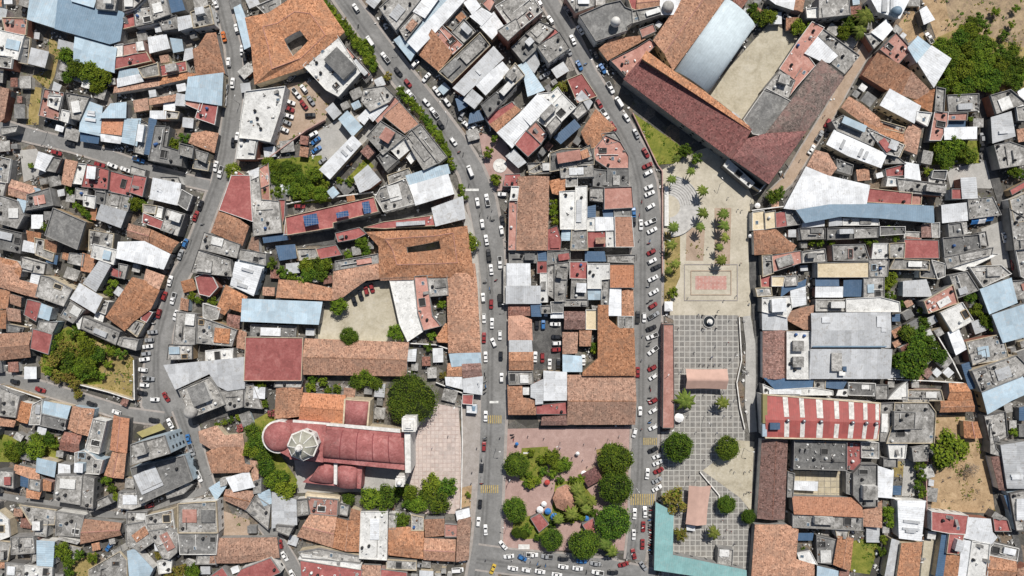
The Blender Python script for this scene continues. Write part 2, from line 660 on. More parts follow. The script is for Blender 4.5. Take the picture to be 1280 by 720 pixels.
CARS = """k32,15 110
w270,4
g271,22
o280,46
w296,36
w303,63
k307,75
w286,78
w291,104
k309,100
w281,117
w445,10
v463,52
w482,72
k498,90
r510,104
w674,3
w688,25
g710,15
w725,38
w716,50
g711,64
b724,82
g680,95 150
w519,80 130
w533,97 130
g365,97 130
w726,40
k744,68
b753,86
b724,82
w763,110
w985,24 25
w1161,48 60
r71,191
r125,206
w141,207
w157,212
k88,180
b174,200
w280,118
w281,126
g283,111
w270,208
w276,215
k292,178
w297,171
w219,225
w363,128 20
r361,136 20
w361,145 20
g358,153 20
w355,162 20
w371,117 50
w380,111 50
r380,131 50
g389,126 55
k388,144 0
w392,168 -35
b395,176 -35
b396,187 -35
g404,201 -35
v503,114
w514,119
w526,137
w533,128
w543,141
k551,156
w567,177
v588,214
w546,114
w559,128
g577,145 -60
w584,157 45
w591,160 -50
g765,112
v774,128
w783,147
g795,167
r807,191
r809,207 -25
w810,216 -25
r749,130
w756,143
r766,158
r1034,154
g1024,170
w1014,187
g1227,172
k1226,181
k251,257
r245,270
b232,304
g226,318
r375,258 0
w597,253
w609,250
w603,280
w608,300
k611,319
w625,328
w614,337
w628,243 0
w627,288
k628,276
w801,281
w811,234 -25
w812,242 -25
w813,258 -25
w813,277 -25
w815,288 -25
r814,315 -30
w815,326 -25
k820,334 -25
b792,266
k792,277
w1255,297
r1266,331
w213,351
r206,370
w217,373
r199,392
w220,394
g191,415 -5
g187,425 -5
w185,433 -5
g183,442 -5
w181,449 -5
k443,376 75
k451,369 75
r458,363 75
r465,360 75
w604,372
r614,380
k625,375
w605,398
w615,404
w625,419
r605,422
w617,428 65
w607,446
k626,445
w683,389 -80
k671,406 90
b679,406 90
w694,405 0
k695,421 0
w696,429 0
r695,437 0
w669,446 90
r678,447 90
k797,396 90
w805,397 90
w816,348 -25
w817,365 -30
r816,382 -30
g817,394 -30
k814,410 -20
w815,420 -20
w816,438 -40
k19,477
r51,487
k115,505
w146,515
k193,525
w213,529
w181,441 3
w181,450 3
w179,462 3
g186,473 3
w181,481 5
k178,491 10
w194,499 3
r208,496 60
b236,549
w627,472
w607,520
r605,558
w687,455 90
k698,454 90
w729,450 90
w815,442 -40
r815,460 -30
w816,471 -35
r816,501 -25
w816,513 -35
w816,534 -30
w793,541 105
w800,514 90
r797,465 90
r187,632
g240,562
k245,580
w249,595
r604,560
k602,584
k600,630
w598,652
k816,562 -25
w821,570 -25
w822,578 -25
r823,588 -25
g821,600 -25
w821,610 -30
w809,592 95
w806,640 90
w793,642 90
r804,658 90
r351,680 80
w356,695 60
w366,718 60
b488,701 8
k508,704 8
g524,706 8
v572,712 0
y616,711 -65
w598,652
b137,683 -50
w629,681 50
w636,695 -5
b653,697 30
w665,693 5
g684,695 5
k704,698 5
b727,701 5
g744,704 5
w641,710 8
w658,712 8
w675,714 8
w696,718 8
w704,708 8
w722,710 8
w747,715 8
k766,715 5
w607,662 90
w792,668 92
r803,680 88
r792,692 75
r779,705 -15
g804,707 55"""
TREES = """82,68 9
95,84 11
111,90 13
127,97 12
84,96 8
120,108 9
408,6 6
415,15 7
423,25 7
432,34 7
440,44 7
448,55 8
455,64 7
462,74 8
467,84 6
484,95 5
705,107 7
696,112 6
950,22 10
962,21 9
940,10 7
998,35 9
1011,36 7
1065,30 11
1055,40 9
1078,27 7
1175,55 8
1188,58 10
1202,48 11
1215,38 11
1226,30 9
1228,52 10
1212,62 11
1197,72 10
1185,80 9
1205,84 12
1222,75 11
1238,70 10
1250,78 10
1262,72 9
1275,80 10
1230,90 10
1190,100 9
1200,112 9
1212,108 8
1272,105 8
39,207 4
213,178 6
221,181 7
230,173 7
291,214 10
342,208 8
352,212 8
345,222 9
358,225 9
368,212 8
374,222 8
366,235 9
382,228 8
385,240 9
378,246 7
395,240 8
402,244 8
508,123 5
517,130 6
525,139 6
533,150 6
541,161 6
549,173 6
555,184 6
559,194 6
566,208 5
437,226 6
425,226 5
618,173 5
610,190 7
620,225 7
857,188 8
872,198 7
1190,183 12
1182,196 10
1202,188 9
1213,195 9
1175,185 8
1166,150 5
1183,205 8
1213,148 4
1268,214 8
1276,218 7
1160,215 6
95,257 5
104,263 6
111,269 6
88,238 6
55,283 5
168,255 8
178,258 7
340,330 7
352,340 7
365,345 6
372,240 9
400,243 9
452,303 8
457,314 6
435,318 6
382,332 9
395,331 9
407,330 8
386,342 9
400,342 9
692,255 6
693,265 6
694,276 6
578,246 6
577,235 5
586,304 11
619,223 6
1015,303 5
1025,304 5
1040,302 5
1080,298 5
1090,305 6
968,245 9
975,240 7
1112,288 7
1120,296 6
1103,291 6
80,432 8
92,415 7
102,420 7
95,438 9
109,436 11
122,443 9
137,438 7
150,443 7
72,445 7
88,453 9
105,455 10
135,364 6
141,354 6
240,370 6
248,375 5
265,377 6
375,352 7
422,383 11
436,421 12
493,416 9
501,421 6
540,420 6
536,434 5
552,380 6
743,432 6
743,438 5
842,366 7
1115,348 8
1110,358 7
1112,370 7
1127,381 5
1152,387 6
1213,370 9
1222,388 8
1233,400 8
1240,408 7
1155,404 8
1135,416 10
1150,420 11
1160,432 12
1148,436 12
1137,450 10
1152,450 11
1126,452 9
65,451 8
60,463 7
71,470 8
85,470 8
92,480 7
97,492 6
112,455 8
98,462 9
125,470 6
135,455 6
45,551 9
60,549 8
10,557 6
325,480 7
331,505 5
315,540 10
321,553 11
312,563 10
329,570 10
300,535 5
272,531 4
280,528 4
289,525 4
298,522 4
340,517 5
390,474 6
388,485 7
403,477 6
410,487 5
421,487 6
445,477 9
457,474 11
470,480 8
515,500 33
570,467 6
562,479 5
555,470 5
575,482 5
500,466 5
848,559 19
910,560 16
1140,454 18
1175,445 10
1120,450 8
1187,560 21
1178,575 11
1205,556 6
1267,540 6
15,566 10
25,560 8
43,562 12
68,556 6
133,600 7
140,610 6
145,621 6
58,660 5
333,585 11
345,600 12
358,612 13
352,598 9
645,581 16
644,638 16
690,571 10
706,580 9
697,583 8
665,604 7
658,604 5
770,575 22
770,610 20
767,653 22
844,625 15
909,631 12
725,600 7
540,604 12
558,610 13
548,628 14
532,618 9
524,630 10
585,618 4
735,628 7
660,660 7
936,646 9
1150,580 7
1152,594 7
1148,607 7
1153,617 6
1110,640 8
1112,652 7
1215,587 9
78,690 11
85,703 8
98,693 7
115,698 7
85,715 6
198,694 5
225,715 9
240,714 10
210,716 6
435,624 8
462,623 13
482,623 14
502,650 9
500,612 8
512,616 10
520,632 9
511,628 8
646,666 7
655,668 6
690,675 14
730,680 19
672,672 5
757,683 6
852,668 8
1105,675 6
1103,690 6
1005,688 4
1172,66 9
1182,68 10
1192,70 9
1210,52 10
1220,66 10
1232,82 11
1218,88 10
1208,96 9
1195,95 9
1188,90 8
1245,95 10
1256,96 9
1266,92 9
1278,92 9
1240,58 8
1252,66 8
1266,62 8
1180,108 8
1225,102 9
1240,108 9
1215,28 8
1205,38 8
700,600 5
715,600 5
672,600 6
662,594 5
690,592 6
676,574 6
680,589 6
741,640 6
725,646 6
700,648 6
690,655 5
714,648 6
735,655 5
664,566 5
760,560 6
1225,20 5
1245,14 6
1265,30 5
1255,45 6
1270,10 5
1235,40 5
335,205 8
350,240 9
372,226 9
392,218 9
335,240 7
405,232 7
360,208 8
503,118 6
512,126 6
521,135 6
530,147 6
538,157 6
546,168 6
553,179 6
558,190 6
561,200 6
500,113 6
404,2 6
411,10 6
419,20 6
428,29 6
436,39 6
444,50 6
452,60 6
459,69 6
465,80 6
462,64 6
456,55 6
58,440 7
66,432 7
74,422 6
86,440 8
98,450 8
108,446 7
116,464 7
105,470 7
82,462 7"""
PALMS = """846,198 5.5
864,214 5.5
1083,20 12
1076,38 9
840,224 6
879,238 7
879,266 7
876,284 6
843,284 7
840,306 7
845,330 6
836,338 5
905,267 7
906,282 7
907,297 6
900,309 5
903,325 7
857,501 12
904,504 8
722,613 9
733,637 7
765,690 8
893,667 8
715,643 9
727,625 9
698,650 7
740,628 7
757,680 9"""
PEOPLE = """910,247
922,262
927,263
885,309
926,329
873,393
925,397
845,436
910,428
890,446
914,448
880,412
898,388
875,455
880,456
886,457
893,456
900,455
889,447
886,513
890,530
896,541
895,549
914,505
915,520
774,545
802,536
802,450
914,587
918,590
931,590
938,588
931,617
935,615
938,615
611,612
625,547
589,604
908,662
914,664
903,650
918,680
905,672
607,700
752,706
663,702"""

sc = bpy.context.scene
col = sc.collection
rnd = random.Random(7)

# ------------------------------------------------------------------ materials
MATS = {}
class NT:
    def __init__(s, name):
        m = bpy.data.materials.new(name); m.use_nodes = True
        s.m = m; s.t = m.node_tree; s.n = s.t.nodes; s.b = s.n['Principled BSDF']
        s.pos = s.n.new('ShaderNodeNewGeometry').outputs['Position']
        MATS[name] = m
    def link(s, a, b): s.t.links.new(a, b)
    def new(s, k): return s.n.new(k)
    def noise(s, scale, detail=3, rough=.6, vec=None, dist=0):
        n = s.new('ShaderNodeTexNoise'); n.inputs['Scale'].default_value = scale
        n.inputs['Detail'].default_value = detail; n.inputs['Roughness'].default_value = rough
        n.inputs['Distortion'].default_value = dist
        s.link(vec or s.pos, n.inputs['Vector']); return n.outputs['Fac']
    def vor(s, scale, vec=None, out='Color'):
        n = s.new('ShaderNodeTexVoronoi'); n.inputs['Scale'].default_value = scale
        s.link(vec or s.pos, n.inputs['Vector']); return n.outputs[out]
    def ramp(s, fac, stops, const=False):
        r = s.new('ShaderNodeValToRGB'); cr = r.color_ramp
        if const: cr.interpolation = 'CONSTANT'
        while len(cr.elements) < len(stops): cr.elements.new(.5)
        for e, (p, c) in zip(cr.elements, stops):
            e.position = p; e.color = (*c, 1) if len(c) == 3 else c
        s.link(fac, r.inputs['Fac']); return r.outputs['Color']
    def mix(s, fac, a, b, mode='MIX'):
        m = s.new('ShaderNodeMix'); m.data_type = 'RGBA'; m.blend_type = mode
        for v, k in ((fac, 0), (a, 6), (b, 7)):
            if hasattr(v, 'default_value') or hasattr(v, 'is_output'): s.link(v, m.inputs[k])
            elif k == 0: m.inputs[0].default_value = v
            else: m.inputs[k].default_value = (*v, 1)
        return m.outputs[2]
    def math(s, op, a, b=None):
        m = s.new('ShaderNodeMath'); m.operation = op
        for v, k in ((a, 0), (b, 1)):
            if v is None: continue
            if hasattr(v, 'is_output'): s.link(v, m.inputs[k])
            else: m.inputs[k].default_value = v
        return m.outputs[0]
    def random(s): return s.new('ShaderNodeObjectInfo').outputs['Random']
    def uv(s):
        return s.new('ShaderNodeUVMap').outputs['UV']
    def sepuv(s):
        x = s.new('ShaderNodeSeparateXYZ'); s.link(s.uv(), x.inputs[0]); return x.outputs[0], x.outputs[1]
    def done(s, colour, rough=.85, metal=0, bump=None, bstr=.4, bdist=.1):
        if hasattr(colour, 'is_output'): s.link(colour, s.b.inputs['Base Color'])
        else: s.b.inputs['Base Color'].default_value = (*colour, 1)
        s.b.inputs['Roughness'].default_value = rough; s.b.inputs['Metallic'].default_value = metal
        if bump is not None:
            b = s.new('ShaderNodeBump'); b.inputs['Strength'].default_value = bstr; b.inputs['Distance'].default_value = bdist
            s.link(bump, b.inputs['Height']); s.link(b.outputs[0], s.b.inputs['Normal'])
        return s.m

def plain(name, c, rough=.7, metal=0, var=.25, scale=.8):
    t = NT(name)
    n = t.noise(scale, 4)
    lo = tuple(x*(1-var) for x in c); hi = tuple(min(1, x*(1+var*.6)) for x in c)
    return t.done(t.ramp(n, [(.3, lo), (.7, hi)]), rough, metal)

def tile_mat(name, dark, mid, light, shift):
    t = NT(name); r = t.random()
    big = t.noise(.2, 5, .75, dist=1.2); med = t.noise(.7, 5, .75); fine = t.noise(3.2, 3, .8)
    c1 = t.ramp(med, [(.3, dark), (.52, mid), (.72, light)])
    cells = t.vor(2.1); sp = t.new('ShaderNodeSeparateColor'); t.link(cells, sp.inputs[0])
    c2 = t.mix(t.ramp(sp.outputs[0], [(.74, (0,0,0)), (.82, (.75,.75,.75))]), c1, tuple(x*.55 for x in dark))
    c3 = t.mix(t.ramp(sp.outputs[1], [(.80, (0,0,0)), (.90, (.7,.7,.7))]), c2, tuple(min(1, x*1.15) for x in light))
    # old, weathered runs of tile, and a tone of its own for every roof
    c4 = t.mix(t.ramp(big, [(.46, (0,0,0)), (.64, (.75,.75,.75))]), c3, shift)
    c4 = t.mix(t.ramp(t.noise(.9, 6, .85, dist=2), [(.60, (0,0,0)), (.70, (.65,.65,.65))]), c4, tuple(x*.42 for x in mid))
    u, v = t.sepuv()
    row = t.ramp(t.math('FRACT', t.math('MULTIPLY', u, 1.15)), [(.0, (.74,.74,.74)), (.35, (1,1,1)), (.8, (1,1,1)), (1, (.74,.74,.74))])
    c5 = t.mix(.5, c4, row, 'MULTIPLY')
    hv = t.new('ShaderNodeHueSaturation'); t.link(c5, hv.inputs['Color'])
    mr = t.new('ShaderNodeMapRange'); mr.inputs[3].default_value = .76; mr.inputs[4].default_value = 1.16
    t.link(r, mr.inputs[0]); t.link(mr.outputs[0], hv.inputs['Value'])
    r2 = t.math('FRACT', t.math('MULTIPLY', r, 7.31)); m2 = t.new('ShaderNodeMapRange'); m2.inputs[3].default_value = .76; m2.inputs[4].default_value = 1.06
    t.link(r2, m2.inputs[0]); t.link(m2.outputs[0], hv.inputs['Saturation'])
    return t.done(hv.outputs[0], .95, 0, fine, .5, .1)

tile_mat('terracotta', (.25,.115,.062), (.43,.205,.112), (.55,.295,.175), (.27,.155,.10))
tile_mat('rust_tile', (.11,.055,.042), (.235,.105,.077), (.37,.20,.16), (.24,.14,.115))
tile_mat('wine_tile', (.12,.032,.028), (.215,.06,.05), (.31,.105,.088), (.19,.08,.068))
tile_mat('brown_tile', (.085,.068,.06), (.17,.128,.108), (.28,.205,.175), (.25,.135,.115))
tile_mat('painted_tile', (.38,.165,.09), (.48,.215,.12), (.56,.27,.16), (.45,.225,.14))

def concrete_mat(name, stops, streak=.5, rand=(.75, 1.2)):
    t = NT(name); r = t.random()
    a = t.noise(.22, 4, .7, dist=.6); b = t.noise(1.1, 5, .75); f = t.noise(4.5, 3, .7)
    s = t.math('ADD', t.math('MULTIPLY', a, .62), t.math('MULTIPLY', b, .38))
    c = t.ramp(s, stops)
    dirt = t.noise(.7, 6, .82, dist=1.6)
    c = t.mix(t.ramp(dirt, [(.53, (0,0,0)), (.64, (streak*1.25,)*3)]), c, (.06,.056,.05))
    pal = t.noise(.4, 5, .8, dist=.8)
    c = t.mix(t.ramp(pal, [(.57, (0,0,0)), (.68, (streak,)*3)]), c, tuple(min(.8, x*1.6) for x in stops[-1][1]))
    hv = t.new('ShaderNodeHueSaturation'); t.link(c, hv.inputs['Color'])
    mr = t.new('ShaderNodeMapRange'); mr.inputs[3].default_value = rand[0]; mr.inputs[4].default_value = rand[1]
    t.link(r, mr.inputs[0]); t.link(mr.outputs[0], hv.inputs['Value'])
    return t.done(hv.outputs[0], .92, 0, f, .35, .08)
concrete_mat('concrete_roof', [(.38, (.13,.126,.118)), (.5, (.29,.282,.265)), (.62, (.47,.46,.44))], .68)
concrete_mat('dark_concrete_roof', [(.36, (.10,.10,.098)), (.5, (.165,.164,.16)), (.64, (.28,.277,.265))], .45)
concrete_mat('white_roof', [(.36, (.46,.46,.445)), (.5, (.64,.64,.62)), (.62, (.78,.78,.76))], .42, (.85, 1.05))
concrete_mat('pink_roof', [(.36, (.30,.15,.12)), (.5, (.42,.21,.17)), (.64, (.52,.31,.26))], .3, (.8, 1.15))
concrete_mat('red_roof', [(.36, (.22,.065,.06)), (.5, (.31,.095,.088)), (.64, (.40,.16,.145))], .25, (.85, 1.12))
concrete_mat('church_red', [(.38, (.24,.075,.072)), (.5, (.33,.115,.11)), (.62, (.42,.185,.175))], .4, (.95, 1.05))
concrete_mat('cream_roof', [(.36, (.50,.42,.28)), (.5, (.62,.52,.36)), (.64, (.70,.62,.46))], .25, (.9, 1.05))

def metal_mat(name, c, dirt, rough=.6, panel=.26):
    t = NT(name); r = t.random()
    u, v = t.sepuv()
    pu = t.math('FLOOR', t.math('MULTIPLY', u, .37)); pv = t.math('FLOOR', t.math('MULTIPLY', v, .16))
    cb = t.new('ShaderNodeCombineXYZ'); t.link(pu, cb.inputs[0]); t.link(pv, cb.inputs[1]); t.link(r, cb.inputs[2])
    wn = t.new('ShaderNodeTexWhiteNoise'); t.link(cb.outputs[0], wn.inputs['Vector'])
    hv = t.new('ShaderNodeHueSaturation')
    n = t.noise(.35, 5, .75, dist=.6)
    base = t.ramp(n, [(.35, tuple(x*.82 for x in c)), (.6, c), (.72, tuple(min(.85, x*1.12) for x in c))])
    base = t.mix(t.ramp(t.noise(.5, 6, .8, dist=1), [(.52, (0,0,0)), (.66, (.75,.75,.75))]), base, dirt)
    base = t.mix(t.ramp(t.noise(.28, 6, .85, dist=2), [(.60, (0,0,0)), (.70, (.45,.45,.45))]), base, (.20,.13,.09))
    seam = t.ramp(t.math('FRACT', t.math('MULTIPLY', u, 1.1)), [(.0, (.78,)*3), (.18, (1,)*3), (.85, (1,)*3), (1, (.78,)*3)])
    base = t.mix(.45, base, seam, 'MULTIPLY')
    t.link(base, hv.inputs['Color'])
    val = t.math('ADD', t.math('MULTIPLY', wn.outputs[0], panel), t.math('ADD', t.math('MULTIPLY', r, .22), .80))
    t.link(val, hv.inputs['Value'])
    w = t.math('MULTIPLY', u, 1.0)
    sn = t.math('SINE', t.math('MULTIPLY', u, 2*math.pi/.9))
    return t.done(hv.outputs[0], rough, .0, sn, .25, .04)
metal_mat('white_sheet', (.66,.68,.70), (.36,.35,.33))
metal_mat('grey_sheet', (.45,.465,.48), (.24,.225,.20))
metal_mat('pale_blue_sheet', (.37,.475,.55), (.42,.44,.45))
metal_mat('mid_blue_sheet', (.19,.285,.375), (.26,.34,.42), panel=.1)
metal_mat('deep_blue_sheet', (.06,.12,.21), (.12,.17,.25), panel=.1)
metal_mat('teal_sheet', (.21,.40,.40), (.27,.38,.37), panel=.12)
metal_mat('vault_sheet', (.64,.74,.79), (.56,.64,.69), rough=.8, panel=.04)
metal_mat('yellow_sheet', (.31,.27,.11), (.28,.25,.12))
metal_mat('red_sheet', (.34,.085,.075), (.27,.095,.085))

for nm, c in (('wall_grey', (.27,.265,.255)), ('wall_white', (.68,.67,.64)), ('wall_cream', (.55,.47,.34)), ('wall_ochre', (.40,.29,.17)),
              ('wall_pink', (.42,.27,.235)), ('wall_blue', (.40,.49,.55)), ('wall_brick', (.30,.13,.09)), ('wall_dark', (.15,.145,.14))):
    plain(nm, c, .9, 0, .3, .5)
plain('black_plastic', (.02,.02,.022), .5); plain('white_plastic', (.72,.72,.7), .45); plain('blue_plastic', (.05,.12,.30), .45)
plain('dark_hole', (.03,.03,.03), .9); plain('steel', (.35,.35,.36), .4, .6); plain('timber', (.16,.09,.05), .8)  # dark_hole: near-black colour in place of the shade inside openings
plain('stone_white', (.66,.65,.62), .85, 0, .25, .9); plain('amphi_stone', (.47,.46,.44), .9, 0, .25, .6); plain('stone_grey', (.36,.35,.33), .9, 0, .35, .7); plain('dome_cream', (.33,.325,.27), .85, 0, .25, .5)
plain('yellow_paint', (.40,.31,.13), .8, 0, .4, 1.2); plain('dirty_white', (.64,.62,.58), .85, 0, .4, .8); plain('white_paint', (.66,.66,.63), .8, 0, .3, 1.0)
plain('canvas_pink', (.50,.33,.27), .9, 0, .12, .4); plain('canvas_white', (.78,.78,.78), .9, 0, .1); plain('canvas_blue', (.03,.17,.45), .8, 0, .2); plain('canvas_red', (.45,.06,.05), .85, 0, .2)
plain('bark', (.13,.09,.06), .95, 0, .4, 3)
def glass(name, c, rough=.08):
    t = NT(name); t.done(c, rough); t.b.inputs['Specular IOR Level'].default_value = .5; return t.m
glass('window_glass', (.025,.03,.035)); glass('car_glass', (.012,.014,.017), .06); glass('skylight_glass', (.10,.14,.18), .1)
def carpaint(name, c, metal=0):
    t = NT(name); t.done(c, .3, metal); t.b.inputs['Coat Weight'].default_value = .6; t.b.inputs['Coat Roughness'].default_value = .08; return t.m
CARCOL = {'w': ('white', (.74,.74,.73)), 'v': ('white', (.72,.72,.71)), 'g': ('silver grey', (.30,.31,.32)), 'k': ('black', (.022,.023,.026)), 'r': ('red', (.25,.032,.033)),
          'b': ('blue', (.04,.15,.36)), 'y': ('yellow', (.58,.40,.06)), 'o': ('orange', (.52,.15,.04))}
for k, (n, c) in CARCOL.items():
    carpaint('car_paint_'+k, c)
plain('tyre', (.018,.018,.018), .9)

def foliage(name, a, b, c):
    t = NT(name); r = t.random()
    n = t.noise(.9, 4, .7); f = t.noise(5, 2)
    cc = t.ramp(n, [(.3, a), (.5, b), (.72, c)])
    hv = t.new('ShaderNodeHueSaturation'); t.link(cc, hv.inputs['Color'])
    mr = t.new('ShaderNodeMapRange'); mr.inputs[3].default_value = .75; mr.inputs[4].default_value = 1.2
    t.link(r, mr.inputs[0]); t.link(mr.outputs[0], hv.inputs['Value'])
    r2 = t.math('FRACT', t.math('MULTIPLY', r, 5.17)); m2 = t.new('ShaderNodeMapRange'); m2.inputs[3].default_value = .478; m2.inputs[4].default_value = .515
    t.link(r2, m2.inputs[0]); t.link(m2.outputs[0], hv.inputs['Hue'])
    t.done(hv.outputs[0], .9); t.b.inputs['Specular IOR Level'].default_value = .1
    return t.m
foliage('leaf_bright', (.06,.10,.008), (.12,.17,.015), (.19,.24,.03))
foliage('leaf_dark', (.03,.062,.008), (.06,.11,.013), (.105,.165,.022))
foliage('leaf_yellow', (.10,.085,.02), (.19,.16,.035), (.28,.23,.06))
foliage('leaf_palm', (.05,.085,.015), (.12,.16,.03), (.22,.24,.06))
foliage('leaf_dead', (.11,.08,.065), (.19,.15,.125), (.27,.22,.19))
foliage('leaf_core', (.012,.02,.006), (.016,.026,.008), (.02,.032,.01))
foliage('flower_pink', (.25,.05,.08), (.42,.10,.14), (.50,.20,.22))

def ground_mat(name, stops, scale=.2, spots=None):
    t = NT(name)
    a = t.noise(scale, 5, .7, dist=.5); b = t.noise(scale*7, 4, .75)
    s = t.math('ADD', t.math('MULTIPLY', a, .6), t.math('MULTIPLY', b, .4))
    c = t.ramp(s, stops)
    if spots:
        c = t.mix(t.ramp(t.noise(scale*4, 6, .8, dist=1), [(.55, (0,0,0)), (.68, (.8,.8,.8))]), c, spots)
    return t.done(c, .95, 0, b, .3, .08)
t = NT('town_ground')
cells = t.vor(.16); sp = t.new('ShaderNodeSeparateColor'); t.link(cells, sp.inputs[0])
n1 = t.noise(.9, 6, .82, dist=1.2)
c = t.ramp(sp.outputs[0], [(.0, (.06,.056,.05)), (.45, (.12,.112,.10)), (.75, (.20,.19,.17)), (.9, (.22,.16,.11)), (1, (.32,.30,.28))])
c = t.mix(t.ramp(n1, [(.38, (.85,.85,.85)), (.55, (.1,.1,.1)), (.7, (0,0,0))]), c, (.045,.042,.036))
c = t.mix(t.ramp(t.noise(.25, 4, .8), [(.56, (0,0,0)), (.68, (.6,.6,.6))]), c, (.09,.10,.03))
t.done(c, .95, 0, n1, .4, .1)
ground_mat('street_concrete', [(.36, (.16,.158,.153)), (.5, (.20,.198,.192)), (.62, (.25,.247,.24))], .12, (.12,.118,.114))
ground_mat('dark_paving', [(.36, (.05,.05,.05)), (.5, (.085,.083,.08)), (.62, (.15,.147,.14))], .3)
ground_mat('sidewalk', [(.36, (.25,.225,.205)), (.5, (.32,.29,.265)), (.62, (.38,.35,.33))], .4)
ground_mat('lawn', [(.36, (.09,.115,.014)), (.5, (.165,.18,.024)), (.62, (.26,.24,.05))], .25, (.06,.095,.012))
ground_mat('dry_grass', [(.36, (.15,.115,.045)), (.5, (.28,.215,.08)), (.62, (.38,.29,.13))], .2, (.13,.13,.035))
ground_mat('dirt', [(.38, (.22,.15,.085)), (.5, (.37,.255,.145)), (.62, (.47,.345,.21))], .25, (.22,.18,.085))
ground_mat('rocky_scrub', [(.36, (.16,.12,.09)), (.5, (.30,.22,.14)), (.62, (.42,.32,.20))], .2, (.11,.13,.03))
ground_mat('tan_earth', [(.36, (.28,.21,.155)), (.5, (.36,.27,.20)), (.62, (.42,.33,.26))], .2)
ground_mat('beige_paving', [(.38, (.32,.285,.21)), (.5, (.42,.38,.29)), (.62, (.50,.46,.37))], .15, (.36,.34,.29))
ground_mat('cream_paving', [(.38, (.36,.325,.255)), (.5, (.455,.415,.33)), (.62, (.53,.485,.40))], .12, (.36,.33,.275))
ground_mat('light_concrete', [(.36, (.30,.295,.275)), (.5, (.37,.36,.34)), (.62, (.44,.43,.40))], .2, (.24,.23,.21))
ground_mat('pink_paving', [(.36, (.30,.20,.175)), (.5, (.37,.25,.22)), (.62, (.44,.31,.275))], .3, (.33,.25,.22))
def grid_mat(name, cell, lw, line, stops, dots=None):
    t = NT(name)
    sp = t.new('ShaderNodeSeparateXYZ'); t.link(t.pos, sp.inputs[0])
    def edge(o):
        f = t.math('FRACT', t.math('DIVIDE', o, cell)); return t.math('LESS_THAN', f, lw/cell)
    g = t.math('MAXIMUM', edge(sp.outputs[0]), edge(sp.outputs[1]))
    c = t.ramp(t.noise(.5, 5, .75), stops)
    cb = t.new('ShaderNodeCombineXYZ'); t.link(t.math('FLOOR', t.math('DIVIDE', sp.outputs[0], cell)), cb.inputs[0]); t.link(t.math('FLOOR', t.math('DIVIDE', sp.outputs[1], cell)), cb.inputs[1])
    wn = t.new('ShaderNodeTexWhiteNoise'); t.link(cb.outputs[0], wn.inputs['Vector'])
    c = t.mix(.6, c, t.ramp(wn.outputs[0], [(0, (.68,.68,.68)), (.5, (.95,.95,.95)), (1, (1.0,.97,.93))]), 'MULTIPLY')
    cc = t.mix(g, c, t.mix(t.ramp(t.noise(.35, 5, .8), [(.4, (0,0,0)), (.65, (.6,.6,.6))]), line, stops[2][1]))
    cc = t.mix(t.ramp(t.noise(.22, 6, .8, dist=1.5), [(.55, (0,0,0)), (.7, (.45,.45,.45))]), cc, (.15,.14,.125))
    return t.done(cc, .9)
grid_mat('grid_paving', 2.24, .38, (.43,.42,.385), [(.35, (.17,.165,.155)), (.5, (.23,.22,.205)), (.65, (.29,.28,.26))])
grid_mat('court_paving', 2.6, .3, (.20,.18,.15), [(.35, (.40,.34,.23)), (.5, (.48,.42,.30)), (.65, (.54,.47,.34))])
grid_mat('atrium_paving', 1.7, .28, (.37,.28,.25), [(.35, (.46,.39,.35)), (.5, (.53,.45,.41)), (.65, (.58,.51,.47))])
grid_mat('solar_cells', 1.0, .10, (.28,.30,.33), [(.35, (.02,.06,.16)), (.5, (.03,.09,.22)), (.65, (.04,.12,.28))])
grid_mat('mosaic_red', 1.6, 1.0, (.43,.21,.175), [(.35, (.46,.28,.24)), (.5, (.52,.36,.31)), (.65, (.55,.40,.35))])
plain('rib_red', (.19,.045,.05), .9)
t = NT('road')
a = t.noise(.12, 5, .7, dist=.5); b_n = t.noise(.9, 5, .75); s_ = t.math('ADD', t.math('MULTIPLY', a, .6), t.math('MULTIPLY', b_n, .4))
c = t.ramp(s_, [(.36, (.165,.163,.158)), (.5, (.21,.208,.202)), (.62, (.265,.262,.255))])
u, v = t.sepuv()
c = t.mix(.8, c, t.ramp(t.math('MULTIPLY', u, .125), [(.0, (1,1,1)), (.1, (.62,.62,.62)), (.2, (.95,.95,.95)), (.3, (.6,.6,.6)), (.42, (1,1,1)), (.6, (1,1,1))]), 'MULTIPLY')
sl = t.new('ShaderNodeCombineXYZ'); t.link(t.math('FLOOR', t.math('MULTIPLY', v, .22)), sl.inputs[0]); t.link(t.math('FLOOR', t.math('MULTIPLY', u, .33)), sl.inputs[1])
wn = t.new('ShaderNodeTexWhiteNoise'); t.link(sl.outputs[0], wn.inputs['Vector'])
c = t.mix(.5, c, t.ramp(wn.outputs[0], [(0, (.78,.78,.78)), (1, (1.0,1.0,1.0))]), 'MULTIPLY')
c = t.mix(t.ramp(t.noise(.6, 6, .8, dist=1.5), [(.56, (0,0,0)), (.70, (.6,.6,.6))]), c, (.08,.078,.075))
c = t.mix(t.ramp(t.noise(.35, 5, .8, dist=2), [(.60, (0,0,0)), (.70, (.5,.5,.5))]), c, (.32,.315,.30))
t.done(c, .95, 0, b_n, .3, .05)
M = MATS

